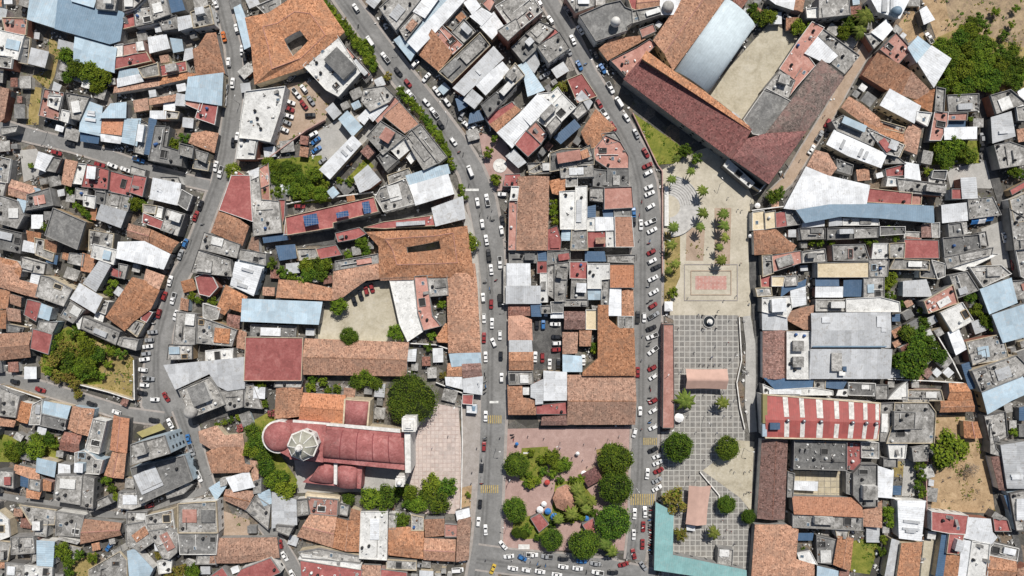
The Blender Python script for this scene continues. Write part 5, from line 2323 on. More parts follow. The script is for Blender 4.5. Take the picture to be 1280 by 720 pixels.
# walls that stand on their own
def wall(px, h, th, mat, label, name='boundary_wall'):
    p = [Vector(W(a, c, h)) for a, c in px]; c0 = p[0]; o = fixed(name, 'wall', (c0.x, c0.y, 0), label)
    b = MB()
    for a, c in zip(p, p[1:]):
        d = c-a; m = (a+c)/2-c0; b.box(m.x, m.y, 0, d.length+th*.9, th, h+b_j.uniform(-.03, .03), math.atan2(d.y, d.x))
    part('masonry', b, M[mat], o)
    b = MB()
    for a, c in zip(p, p[1:]):
        d = c-a; m = (a+c)/2-c0; b.box(m.x, m.y, h+.035, d.length, th+.12, .08+b_j.uniform(0, .02), math.atan2(d.y, d.x))
    part('coping', b, M['wall_white' if mat != 'wall_pink' else 'wall_pink'], o)
b_j = random.Random(5)
for px, h_, mat, lab in (
    ([(1110,474), (1160,476), (1209,479)], 2.6, 'wall_cream', 'cream wall along the foot of the walled grove'),
    ([(1161,553), (1158,600), (1159,660)], 2.6, 'wall_pink', 'pink wall between the dirt lot and the leafy strip'),
    ([(318,199), (336,197), (382,163), (405,150)], 2.6, 'wall_pink', 'bent wall below the walled car park'),
    ([(343,258), (372,252), (466,240)], 2.2, 'wall_white', 'wall between the tree-filled courtyard and solar roof'),
    ([(1097,620), (1127,624), (1158,627)], 2.6, 'wall_white', 'white wall above the pale double-pitched shed'),
    ([(828,345), (828,280), (828,214), (822,206), (791,141)], 1.3, 'wall_pink', 'low plaza wall along the angled car bays'),
    ([(577,500), (578,560), (577,606), (576,640)], 1.6, 'wall_white', 'white churchyard wall along the pavement'),
    ([(924,396), (927,450), (921,478), (925,510), (931,536)], 1.2, 'wall_ochre', 'ochre balustrade winding along the plaza ramp'),
    ([(875,590), (899,619), (899,640)], 1.0, 'wall_dark', 'dark angled planter wall at the pale corner square'),
    ([(100,481), (135,490), (166,500)], 2.6, 'wall_cream', 'wall closing the overgrown garden lot from the lane'),
    ([(167,450), (168,500)], 2.8, 'wall_dark', 'dark wall between the garden lot and parked cars'),
    ([(905,205), (925,222), (950,238), (958,229)], 3.4, 'wall_cream', 'cream portal wall at the convent gate'),
    ([(940,263), (979,258)], 4.0, 'wall_cream', 'cream end wall beside the convent gate tree'),
    ([(795,112), (850,152), (914,200)], 1.2, 'wall_grey', 'grey footing wall along the convent flank'),
    ([(0,481), (52,498)], 2.6, 'wall_ochre', 'ochre street wall along the left-hand lane'),
    ([(511,429), (545,431), (560,436)], 2.4, 'wall_grey', 'grey wall behind the palm garden'),
    ([(545,478), (560,484), (580,492)], 2.0, 'wall_dark', 'dark wall slanting between the giant tree and the street houses'),
    ([(1172,420), (1190,450), (1202,474)], 3, 'wall_dark', 'dark retaining wall of the walled grove')):
    wall(px, h_, .3, mat, lab)
def framed(x0, y0, x1, y1, w_, mat):
    for q in ((x0,y0,x1,y0+w_), (x0,y1-w_,x1,y1), (x0,y0+w_,x0+w_,y1-w_), (x1-w_,y0+w_,x1,y1-w_)):
        sheet('paving_band', mat, [(q[0],q[1]), (q[2],q[1]), (q[2],q[3]), (q[0],q[3])])
framed(863, 338, 914, 369, 1.0, 'tan_earth'); framed(855, 330, 922, 376, 1.0, 'sidewalk')
# roof plant on the pale warehouse and the white strip house
for key, boxes in (((1013,437), ((1048,453,4.2,7.4,1.2,'concrete_roof'), (1055,467,2.5,2.0,.8,'white_plastic'), (1058,462,1.6,2.2,.9,'deep_blue_sheet'))), ((984,415), ((1000,433,4.4,4.2,1.0,'concrete_roof'), (1000,453,4.4,4.2,1.0,'concrete_roof'))),
                   ((1015,392), ((1035,400,3.6,2.4,.5,'white_sheet'), (1104,402,3.6,4.6,.5,'white_sheet'), (1107,412,2.0,2.0,.7,'white_sheet'), (1064,433.4,30,.5,.6,'mid_blue_sheet')))):
    k = ROOT[key]; hh = max(v.co.z for c in k.children for v in c.data.vertices)
    for px, py, w_, d_, h_, m_ in boxes:
        x, y = W(px, py, 9); b = MB(); b.box(x-k.location.x, y-k.location.y, 7.6, w_, d_, hh-7.6+h_*.35)
        part('roof_plant', b, M[m_], k)
x, y = W(625, 207, .4); o = fixed('round_platform', 'platform', (x, y, 0), 'round blue platform with a white centre on the pink street corner')
b = MB(); b.lathe([(2.9,0), (2.9,.35), (2.6,.35), (2.6,.3)], seg=28); part('rim', b, M['stone_white'], o)
b = MB(); b.lathe([(2.58,.05), (2.58,.28)], seg=28); part('blue_floor', b, M['deep_blue_sheet'], o)
b = MB(); b.box(-.3, .3, .2, 2.2, .9, .3, .4); b.box(.3, -.5, .2, .8, 2.0, .28, .2); part('white_centre', b, M['stone_white'], o)
# street lamps
for i, (px, py) in enumerate(((620,560), (636,600), (634,655), (790,560), (792,605), (795,655), (600,480), (634,380), (598,300), (828,300), (828,470), (845,500), (920,440), (880,520), (930,560), (300,130), (270,190), (240,300), (205,330), (185,470), (560,150), (500,60), (720,80), (830,230), (940,245), (900,230), (700,552), (760,548), (655,690), (785,690), (210,240), (60,165), (20,480), (120,515))):
    x, y = W(px, py); o = thing('street_lamp', 'street lamp', (x, y, 0), 'thin grey street lamp with one curved arm', px, py, 'street lamps', R(i*77 % 360))
    b = MB(); b.tube((0,0,0), (0,0,6.2), .1, .06); b.tube((0,0,6.2), (.9,0,6.6), .05); b.tube((.9,0,6.6), (1.7,0,6.6), .05); part('pole', b, M['steel'], o)
    b = MB(); b.box(1.75, 0, 6.5, .7, .28, .14); part('lamp_head', b, M['white_plastic'], o)
# parked-up planters in the plaza
for px, py, w_, d_, lab in ((658,566,8,2,'stone bench by the upper plaza laurel'), (905,632,6,2,'stone bench beside the round plaza laurel'), (655,683,14,6,'pale concrete planter at the plaza corner')):
    x, y = W(px, py); o = fixed('bench', 'bench', (x, y, 0), lab); b = MB(); b.box(0, 0, .38, w_*S, d_*S, .1); part('seat', b, M['stone_white'], o)
    
    for sg in (-1, 1): b = MB(); b.box(sg*w_*S*.35, 0, 0, .3, d_*S*.8, .38); part('leg', b, M['stone_grey'], o)
# ------------------------------------------------------------------ trees
def crown_mesh(name, n, leaf, lobes, rg, mats, flat=.8, core=True, sphere=False):
    b = MB()
    lob = []
    if sphere:
        for k in range(lobes):
            th = rg.uniform(0, 6.283); z = rg.uniform(-.25, 1); r = math.sqrt(max(0, 1-z*z))
            lob.append((Vector((r*math.cos(th), r*math.sin(th), z*flat))*.74, rg.uniform(.2, .3)))
        lob.append((Vector((0,0,.1)), .8))
    else:
        for k in range(lobes):
            th = 6.283*k/lobes*2.4+rg.uniform(-.4, .4); rr = math.sqrt((k+.5)/lobes)*.74
            lob.append((Vector((rr*math.cos(th), rr*math.sin(th), rg.uniform(-.25, .55)*flat*(1.1-rr*.6))), rg.uniform(.2, .38)))
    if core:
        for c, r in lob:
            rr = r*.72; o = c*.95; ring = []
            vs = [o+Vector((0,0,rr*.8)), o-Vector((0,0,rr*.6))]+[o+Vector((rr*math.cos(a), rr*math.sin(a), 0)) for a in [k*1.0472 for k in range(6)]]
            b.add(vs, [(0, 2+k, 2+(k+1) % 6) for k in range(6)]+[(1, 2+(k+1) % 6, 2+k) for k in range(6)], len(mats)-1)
    wts = [r*r for c, r in lob]
    for _ in range(n):
        c, r = rg.choices(lob, wts)[0]
        d = Vector((rg.gauss(0,1), rg.gauss(0,1), rg.gauss(.25,1))).normalized()
        p = c+d*r*(.72+.38*rg.random()**.6)
        nn = (d+Vector((rg.uniform(-.7,.7), rg.uniform(-.7,.7), rg.uniform(-.2,.9)))).normalized()
        u = nn.orthogonal().normalized(); a = rg.uniform(0, 6.283); w = nn.cross(u)
        u2 = u*math.cos(a)+w*math.sin(a); w2 = nn.cross(u2); s = leaf*rg.uniform(.6, 1.35)
        b.add([p-u2*s*.5, p-w2*s*.38+nn*s*.08, p+u2*s*.55, p+w2*s*.38+nn*s*.06], [(0,1,2,3)], 0 if rg.random() < .8 or len(mats) < 3 else 1)
    return b.mesh(name, mats)
def trunk_mesh(name, rg, ht=1.0):
    b = MB(); b.tube((0,0,0), (0,0,.55), .07, .05, 7)
    for k in range(4):
        a = 1.57*k+rg.uniform(-.3, .3); b.tube((0,0,.48), (.45*math.cos(a), .45*math.sin(a), .85+rg.uniform(-.05,.1)), .04, .015, 5)
    return b.mesh(name, [M['bark']])
tg = random.Random(11)
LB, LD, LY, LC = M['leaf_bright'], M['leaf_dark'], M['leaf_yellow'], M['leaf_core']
CR = {}
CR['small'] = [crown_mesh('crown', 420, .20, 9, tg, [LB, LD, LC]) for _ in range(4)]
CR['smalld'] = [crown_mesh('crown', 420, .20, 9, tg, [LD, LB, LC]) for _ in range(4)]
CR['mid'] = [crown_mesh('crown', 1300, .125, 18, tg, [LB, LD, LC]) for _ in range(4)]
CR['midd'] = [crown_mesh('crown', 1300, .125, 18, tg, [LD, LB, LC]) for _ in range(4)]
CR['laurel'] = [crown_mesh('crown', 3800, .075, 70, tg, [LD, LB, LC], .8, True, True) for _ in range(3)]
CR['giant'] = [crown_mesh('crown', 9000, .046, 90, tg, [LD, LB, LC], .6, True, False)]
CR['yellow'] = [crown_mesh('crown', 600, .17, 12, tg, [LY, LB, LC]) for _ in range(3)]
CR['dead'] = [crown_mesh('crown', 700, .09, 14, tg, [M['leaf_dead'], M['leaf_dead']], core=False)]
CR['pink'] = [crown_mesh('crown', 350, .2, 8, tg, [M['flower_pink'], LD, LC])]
TR = [trunk_mesh('trunk', tg) for _ in range(4)]
LAUREL = {(645,581), (644,638), (770,575), (770,610), (767,653), (848,559), (910,560), (909,631), (936,646), (690,675), (730,680), (436,421), (646,666), (655,668)}
YELLOW = {(80,432), (72,445), (95,438), (65,451), (85,470), (92,480), (97,492), (71,470), (844,625), (852,668), (484,95), (198,694), (440,228), (705,107), (705,580), (225,715), (210,716), (555,470), (575,482), (570,467), (1240,8)}
for line in TREES.strip().splitlines():
    xy, r = line.split(); px, py = (float(v) for v in xy.split(',')); r = float(r); key = (int(px), int(py))
    kind = 'laurel' if key in LAUREL else 'giant' if r > 25 else 'yellow' if key in YELLOW else 'dead' if key == (1215,587) else 'pink' if key in ((300,535), (340,517)) else None
    dark = tg.random() < .42 or (1095 < px < 1180 and 390 < py < 470)
    if kind is None: kind = ('small' if r < 7.5 else 'mid')+('d' if dark else '')
    rad = r*S; ht = max(1.4, min(9.5, rad*1.15+ (1.2 if r < 7 else 1.8)))
    if kind == 'giant': ht = 11
    if 400 < px < 475 and py < 100 or 500 < px < 570 and 118 < py < 212: ht = 2.6
    x, y = W(px, py, ht*.75)
    look = {'laurel': 'round clipped dark laurel tree', 'giant': 'huge spreading dark green tree', 'yellow': 'yellowing leafy tree', 'dead': 'bare grey-brown tree', 'pink': 'pink flowering bush'}.get(kind)
    if not look:
        look = (('dark green ' if kind.endswith('d') else 'bright green ')+('bush' if r < 5.5 else 'tree'))
        look = ('small ' if r < 6.5 and r >= 5.5 else 'broad ' if r > 10 else '')+look
    bush = 'bush' in look
    o = thing('bush' if bush else ('laurel_tree' if kind == 'laurel' else 'leafy_tree'), 'bush' if bush else 'tree', (x, y, 0), look, px, py, 'bushes in the yards' if bush else 'clipped plaza laurels' if kind == 'laurel' else 'trees in the courtyards and gardens', rz=tg.uniform(0, 6.28))
    zc = ht*.66; gw = 1.04 if kind in ('laurel', 'giant') else 1.2
    cr = link('crown', tg.choice(CR[kind]), o, (0,0,zc), tg.uniform(0, 6.28), (rad*gw*tg.uniform(.93,1.07), rad*gw*tg.uniform(.93,1.07), min(rad, ht-zc+1.0)*(1.0 if kind != 'giant' else .9)))
    link('trunk', tg.choice(TR), o, (0,0,0), 0, (max(.8, rad*.7), max(.8, rad*.7), zc*1.15))
# palms
def palm_crown(rg):
    b = MB()
    for k in range(15):
        a = 6.283*k/15+rg.uniform(-.2, .2); ln = rg.uniform(.8, 1.08); up = rg.uniform(.15, .55)
        for s in range(7):
            t0, t1 = s/7, (s+1)/7
            def pt(t): return Vector((math.cos(a)*ln*t, math.sin(a)*ln*t, up*t*1.4-(up+.62)*t*t))
            p0, p1 = pt(t0), pt(t1); sd = Vector((-math.sin(a), math.cos(a), 0)); w0 = .17*math.sin(math.pi*min(1, .12+t0*.85)); w1 = .17*math.sin(math.pi*min(1, .12+t1*.85)); dz = Vector((0,0,-.07))
            for q in (-1, 1):
                b.add([p0, p1, p1+sd*q*w1*rg.uniform(.75,1.1)+dz, p0+sd*q*w0*rg.uniform(.75,1.1)+dz], [(0,1,2,3) if q < 0 else (3,2,1,0)])
    return b.mesh('fronds', [M['leaf_palm']])
PC = [palm_crown(tg) for _ in range(4)]
b = MB()
for k in range(6): b.tube((.12*math.sin(k*.5),0,k/6), (.12*math.sin((k+1)*.5),0,(k+1)/6), .13-.01*k, .12-.01*k, 8)
PT = b.mesh('trunk', [M['bark']])
for line in PALMS.strip().splitlines():
    xy, r = line.split(); px, py = (float(v) for v in xy.split(',')); rad = float(r)*S*1.12
    ht = 4.2+rad*.9; x, y = W(px, py, ht)
    look = ('large ' if float(r) > 8.5 else 'small ' if float(r) < 6.5 else '')+'palm tree with drooping fronds'
    o = thing('palm_tree', 'palm', (x, y, 0), look, px, py, 'palms in the plaza', rz=tg.uniform(0, 6.28))
    link('fronds', tg.choice(PC), o, (.04,0,ht), tg.uniform(0, 6.28), rad*1.1); link('trunk', PT, o, (0,0,0), 0, (1,1,ht+.1))

# ------------------------------------------------------------------ vehicles
def loft(b, secs, mi=0):           # secs: list of closed rings with equal counts
    n = len(secs[0]); vs = [v for s in secs for v in s]; fs = []
    for i in range(len(secs)-1):
        for k in range(n): fs.append((i*n+k, i*n+(k+1) % n, (i+1)*n+(k+1) % n, (i+1)*n+k))
    fs += [tuple(range(n-1, -1, -1)), tuple((len(secs)-1)*n+k for k in range(n))]
    b.add(vs, fs, mi)
def ring_x(x, w, z0, z1):
    return [(x, -w*.86, z0), (x, -w, z0+(z1-z0)*.3), (x, -w*.96, z1-.1), (x, -w*.78, z1), (x, w*.78, z1), (x, w*.96, z1-.1), (x, w, z0+(z1-z0)*.3), (x, w*.86, z0)]
def car_parts(kind):
    L2 = {'saloon': 2.2, 'pickup': 2.55, 'van': 2.5, 'hatch': 1.95}[kind]; w = {'van': .93, 'pickup': .9}.get(kind, .85)
    b = MB()
    zb = {'van': 1.0, 'pickup': 1.0}.get(kind, .92)
    loft(b, [ring_x(-L2, w*.82, .42, zb-.12), ring_x(-L2+.12, w*.94, .3, zb-.02), ring_x(-L2*.5, w, .26, zb+.02), ring_x(L2*.45, w, .26, zb), ring_x(L2-.25, w*.93, .3, zb-.16), ring_x(L2, w*.78, .42, zb-.28)])
    cab = {'saloon': (-1.45, -.85, .35, 1.05), 'hatch': (-1.85, -1.5, .25, .95), 'van': (-2.42, -2.3, 1.15, 1.85), 'pickup': (-.35, -.2, .75, 1.35)}[kind]
    zt = {'van': 1.95, 'pickup': 1.62}.get(kind, 1.42); x0, x1, x2, x3 = cab; wt = w*.74; wb_ = w*.9
    z0 = zb-.02
    base = [(x0, -wb_, z0), (x3, -wb_, z0), (x3, wb_, z0), (x0, wb_, z0)]; top = [(x1, -wt, zt), (x2, -wt, zt), (x2, wt, zt), (x1, wt, zt)]
    b.add(base+top, [(0,1,5,4), (1,2,6,5), (2,3,7,6), (3,0,4,7), (4,5,6,7)])
    for x in (-L2*.6, L2*.6):
        for y in (-w+.06, w-.06):
            b.tube((x, y-.09, .31), (x, y+.09, .31), .31, None, 10, 1)
    if kind == 'pickup':
        b.box(-1.45, 0, zb+.03, 1.75, 1.4, .012, mi=2)
        for y in (-.8, .8): b.box(-1.45, y, zb+.01, 2.0, .1, .22)
        b.box(-2.48, 0, zb-.02, .1, 1.7, .2)
    body = b.mesh('body', [M['car_paint_w'], M['tyre'], M['dark_hole']])
    def pane(i, j, k, l, name, in0=.10, in1=.10, off=.015):
        P = [Vector(v) for v in (base+top)]; a, c, d, e = P[i], P[j], P[k], P[l]; nn = (c-a).cross(d-a).normalized()*off
        q = lambda u, v: a.lerp(c, u).lerp(e.lerp(d, u), v)+nn
        g = MB(); g.add([q(in0, .08), q(1-in0, .08), q(1-in1, .93), q(in1, .93)], [(0,1,2,3)])
        v = [q(in0, .08), q(1-in0, .08), q(1-in1, .93), q(in1, .93)]
        return name, g.mesh(name, [M['car_glass']])
    g = [pane(1,2,6,5,'windscreen', .06, .06)]
    g.append(pane(3,0,4,7,'rear_window', .08, .08))
    if kind != 'van' or True: g.append(pane(0,1,5,4,'side_window', .1, .12)); g.append(pane(2,3,7,6,'side_window', .1, .12))
    return body, g
KINDS_ = {k: car_parts(k) for k in ('saloon', 'hatch', 'pickup', 'van')}
def street_angle(px, py):
    best = (1e9, 0)
    for pts in STREETS:
        for a, c in zip(pts, pts[1:]):
            dx, dy = c[0]-a[0], c[1]-a[1]; t = max(0, min(1, ((px-a[0])*dx+(py-a[1])*dy)/(dx*dx+dy*dy)))
            d = math.hypot(px-a[0]-t*dx, py-a[1]-t*dy)
            if d < best[0]: best = (d, math.degrees(math.atan2(dy, dx)))
    return best[1]
cg = random.Random(21)
CARPOS = []
for line in CARS.strip().splitlines():
    if line.startswith('#'): continue
    f = line.split(); c = f[0][0]; px, py = (float(v) for v in f[0][1:].split(','))
    if any(math.hypot(px-a, py-b_) < 4.5 for a, b_ in CARPOS): continue
    CARPOS.append((px, py))
    ang = float(f[1]) if len(f) > 1 else street_angle(px, py)
    kind = 'van' if c == 'v' else cg.choices(['saloon', 'hatch', 'pickup'], [52, 33, 15])[0]
    if c == 'y': kind = 'saloon'
    rot = R(-ang+(180 if cg.random() < .5 else 0)+cg.uniform(-3, 3))
    x, y = W(px, py, .7); cn = CARCOL[c][0]; kn = {'saloon': 'saloon car', 'hatch': 'hatchback', 'pickup': 'pickup truck', 'van': 'van'}[kind]
    name = {'saloon': 'saloon_car', 'hatch': 'hatchback_car', 'pickup': 'pickup_truck', 'van': 'van'}[kind]
    o = thing(name, {'pickup': 'pickup', 'van': 'van'}.get(kind, 'car'), (x, y, LEVEL[0]+.01), f'{cn} {kn}', px, py, 'cars along the streets and car parks', rot, beside=cn+' '+{'saloon': 'car', 'hatch': 'car', 'pickup': 'pickup', 'van': 'van'}[kind])
    body, g = KINDS_[kind]
    q = link('body', body, o, (0,0,0), 0, (1.0, 1.02, 1))
    q.material_slots[0].link = 'OBJECT'; q.material_slots[0].material = M['car_paint_'+c]
    for n, m in g: link(n, m, o, (0,0,0), 0, (1.0, 1.02, 1))
# motorcycles
b = MB()
for x in (-.62, .62):
    b.lathe([(.3,-.05), (.3,.05)], 0, 0, 12, 1)
b = MB()
for x in (-.62, .62): b.tube((x,-.05,.3), (x,.05,.3), .3, None, 12, 1)
loft(b, [[(-.75,-.1,.72), (-.75,.1,.72), (-.75,.08,.8), (-.75,-.08,.8)], [(-.2,-.16,.6), (-.2,.16,.6), (-.2,.13,.82), (-.2,-.13,.82)], [(.15,-.17,.55), (.15,.17,.55), (.15,.13,.95), (.15,-.13,.95)], [(.45,-.09,.6), (.45,.09,.6), (.45,.06,.95), (.45,-.06,.95)]])
b.tube((.62,0,.3), (.42,0,1.02), .05, None, 6, 0); b.tube((.42,-.36,1.04), (.42,.36,1.04), .03, None, 6, 1); b.tube((-.6,0,.3), (0,0,.5), .06, None, 6, 1); b.tube((.0,0,.3), (.0,0,.6), .16, None, 8, 1)
MOTO = b.mesh('motorcycle', [M['black_plastic'], M['tyre']])
mp = [(448,33), (574,190), (579,193), (600,268), (613,273), (616,275), (253,280), (606,353), (612,360), (613,364), (608,350), (620,350), (606,547), (606,550), (602,575), (601,598), (602,604), (640,543), (641,546), (642,549), (606,463), (606,467), (607,472), (606,477), (607,482), (606,486), (606,491), (812,484), (813,487), (812,497), (811,500), (813,503), (813,525), (812,528), (672,704), (682,706), (674,708), (799,269), (802,252), (812,301), (811,304), (815,312), (812,355), (810,358), (814,375), (810,378), (812,428), (810,432), (811,458), (692,715), (733,715), (192,404), (192,400), (194,398), (246,345), (770,90), (732,80), (586,232)]
mp += [(813+cg.uniform(-1, 1), 634+k*3.1) for k in range(20)]
mcol = ['k', 'k', 'k', 'r', 'g', 'b', 'w']
for px, py in mp:
    x, y = W(px, py, .5); c = cg.choice(mcol)
    row = px > 809 and py > 632
    o = thing('motorcycle', 'motorcycle', (x, y, LEVEL[0]+.01), f'{CARCOL[c][0]} motorcycle'+(' in the long parked row' if row else ''), px, py, 'motorcycles parked along the streets', R(cg.uniform(-15, 15)+(0 if row else cg.choice([0, 20, 90, 70]))), data=MOTO)
    o.material_slots[0].link = 'OBJECT'; o.material_slots[0].material = M['car_paint_'+c]
# ------------------------------------------------------------------ people
for nm, c in (('skin', (.30,.17,.11)), ('hair', (.015,.012,.01)), ('cloth_dark', (.03,.032,.045)), ('cloth_white', (.65,.65,.63)), ('cloth_red', (.35,.04,.04)), ('cloth_blue', (.06,.12,.28)), ('denim', (.05,.08,.16))): plain(nm, c, .8, 0, .1)
def person_mesh(stride, swing):
    me = bpy.data.meshes.new('person'); bm = bmesh.new(); rad = []
    def V(x, y, z, r): rad.append(r); return bm.verts.new((x, y, z))
    pel = V(0,0,.95,.14); che = V(.02,0,1.3,.165); nk = V(.02,0,1.5,.06); hd = V(.04,0,1.64,.1); tp = V(.03,0,1.74,.075)
    for a, b_ in ((pel, che), (che, nk), (nk, hd), (hd, tp)): bm.edges.new((a, b_))
    for s in (-1, 1):
        f = stride*s; hip = V(.02*s,.09*s,.88,.1); kn = V(f*.5+.04,.1*s,.5,.07); an = V(f-.05*(s < 0),.1*s,.09,.05); toe = V(f+.17,.11*s,.05,.045)
        for a, b_ in ((pel, hip), (hip, kn), (kn, an), (an, toe)): bm.edges.new((a, b_))
        sh = V(.01,.19*s,1.42,.065); el = V(-swing*s*.4,.25*s,1.14,.045); wr = V(-swing*s+.08,.24*s,.9,.035); ha = V(-swing*s+.12,.235*s,.8,.042)
        for a, b_ in ((che, sh), (sh, el), (el, wr), (wr, ha)): bm.edges.new((a, b_))
    bm.to_mesh(me); bm.free()
    o = bpy.data.objects.new('tmp', me); col.objects.link(o); md = o.modifiers.new('s', 'SKIN')
    for i, v in enumerate(me.skin_vertices[0].data): v.radius = (rad[i], rad[i]); v.use_root = i == 0
    sb = o.modifiers.new('u', 'SUBSURF'); sb.levels = 1
    dg = bpy.context.evaluated_depsgraph_get(); res = bpy.data.meshes.new_from_object(o.evaluated_get(dg)); res.name = 'person'
    bpy.data.objects.remove(o)
    res.materials.clear()
    for n in ('denim', 'cloth_dark', 'skin', 'hair'): res.materials.append(M[n])
    for p in res.polygons:
        c = p.center; p.material_index = 0 if c.z < .95 and abs(c.y) < .19 else 3 if c.z > 1.66 or (c.z > 1.56 and c.x < 0) else 2 if c.z > 1.5 or (abs(c.y) > .2 and c.z < 1.12) else 1
    return res
PM = [person_mesh(.02, .03), person_mesh(.24, .18), person_mesh(.15, .12)]
pg = random.Random(9)
PP = [tuple(float(v) for v in l.split(',')) for l in PEOPLE.strip().splitlines()]
PP += [(610,270), (615,262), (592,300), (594,352), (596,410), (597,470), (596,560), (590,590), (588,625), (640,700), (800,470), (799,300), (803,420), (836,470), (860,520), (870,540), (905,520), (908,470), (868,440), (895,432), (918,500), (862,570), (880,575), (862,595), (870,600), (700,560), (730,555), (660,545), (680,548), (758,600), (748,612), (690,610), (700,655), (715,655), (745,560), (728,575), (715,572), (734,583), (560,545), (540,560), (565,600), (912,400), (848,410), (930,430), (920,370), (897,340), (860,372), (905,375), (1000,200), (1030,145), (300,160), (287,230), (846,455), (850,465), (852,475), (853,486), (880,492), (895,493), (905,490)]
shirts = [('cloth_dark', 'dark'), ('cloth_white', 'white'), ('cloth_red', 'red'), ('cloth_blue', 'blue')]
for px, py in PP:
    x, y = W(px, py, .9); k = pg.randrange(3); m, n = pg.choices(shirts, [5, 3, 1, 2])[0]
    o = thing('person', 'person', (x, y, LEVEL[0]), f'person in a {n} top '+('standing' if k == 0 else 'walking'), px, py, 'people in the streets and plaza', pg.uniform(0, 6.28), data=PM[k])
    o.material_slots[1].link = 'OBJECT'; o.material_slots[1].material = M[m]

# ------------------------------------------------------------------ low sheds that fill the patios between the houses
def gap_fill(limit):
    fg = random.Random(33); cand = []; cell = 2.0
    FT = FOOT[:]
    YB = [(p, min(q[0] for q in p)-.6, min(q[1] for q in p)-.6, max(q[0] for q in p)+.6, max(q[1] for q in p)+.6) for p in YARDS]
    trees = [(t['o'].location.x, t['o'].location.y) for t in THINGS if t['o']['category'] in ('tree', 'bush', 'palm')]
    made = 0
    pts = []
    for i in range(178):
        for j in range(100):
            gx, gy = i*2.4-213, j*2.4-119
            d = 99
            for p, x0, y0, x1, y1 in FT:
                if x0-5 < gx < x1+5 and y0-5 < gy < y1+5:
                    if inside(p, gx, gy): d = -1; break
                    d = min(d, edge_dist(p, gx, gy))
            if d > 1: pts.append((-min(d, 4.2)+fg.uniform(0, .8), gx, gy))
    pts.sort()
    for _, gx, gy in pts:
        if made >= limit: break
        bad = False; near = 99; who = None
        for p, x0, y0, x1, y1 in FT:
            if x0-5 < gx < x1+5 and y0-5 < gy < y1+5:
                if inside(p, gx, gy): bad = True; break
                d = edge_dist(p, gx, gy)
                if d < near: near = d; who = p
        if bad or near < 1.0: continue
        if any(x0 < gx < x1 and y0 < gy < y1 and (inside(p, gx, gy) or edge_dist(p, gx, gy) < 1.9) for p, x0, y0, x1, y1 in YB): continue
        if any(math.hypot(gx-a, gy-c) < 2.6 for a, c in trees): continue
        if any(abs(W(a, c)[0]-gx) < 3 and abs(W(a, c)[1]-gy) < 3 for a, c in CARPOS): continue
        r = min(near-.05, 3.9) if who else 2.6
        if r < 1.5: continue
        a = main_axis(who) if who else fg.uniform(0, 3.14); sx, sy = r*fg.uniform(1.25, 1.6), r*fg.uniform(1.1, 1.4)
        c, s = math.cos(a), math.sin(a)
        q = [(gx+u*sx/2*c-v*sy/2*s, gy+u*sx/2*s+v*sy/2*c) for u, v in ((-1,-1), (1,-1), (1,1), (-1,1))]
        if fg.random() < .15: continue
        h = fg.uniform(2.1, 3.3)
        k = fg.choices(['concrete_roof', 'dark_concrete_roof', 'grey_sheet', 'white_sheet', 'rust_tile', 'terracotta', 'white_roof', 'pale_blue_sheet'], [36, 18, 16, 6, 8, 12, 3, 2])[0]
        key = ('L', made); nm = {'concrete_roof': 'low concrete patio shed', 'dark_concrete_roof': 'low dark patio shed', 'grey_sheet': 'low grey sheet patio shed', 'white_sheet': 'low white sheet patio shed', 'rust_tile': 'low rusty patio shed', 'terracotta': 'low orange patio shed', 'white_roof': 'low white patio shed', 'pale_blue_sheet': 'low blue patio shed'}[k]
        OVERRIDE[key] = dict(roof=k, look=nm, clean=1, mode='shed')
        house('L', h, q, key=key, world=True); FT.append(FOOT[-1]); made += 1
gap_fill(200)
# loose clutter lying in the patios and yards between the houses
mb = MB(); jg = random.Random(77); cnt = 0
YB2 = [(p, min(q[0] for q in p), min(q[1] for q in p), max(q[0] for q in p), max(q[1] for q in p)) for p in YARDS]
for _ in range(9000):
    gx, gy = jg.uniform(-213, 213), jg.uniform(-119, 119)
    if any(x0 < gx < x1 and y0 < gy < y1 and inside(p, gx, gy) for p, x0, y0, x1, y1 in FOOT): continue
    if any(x0 < gx < x1 and y0 < gy < y1 and inside(p, gx, gy) for p, x0, y0, x1, y1 in YB2): continue
    junk(mb, gx, gy, 0, jg, jg.choice([2, 4, 7]), .8, 1.25); cnt += 1
    if cnt > 1500: break
o = link('yard_clutter', mb.mesh('yard_clutter', JUNK())); o['kind'] = 'stuff'; o['category'] = 'clutter'; o['label'] = 'scattered boxes, boards and debris lying in the patios between the houses'

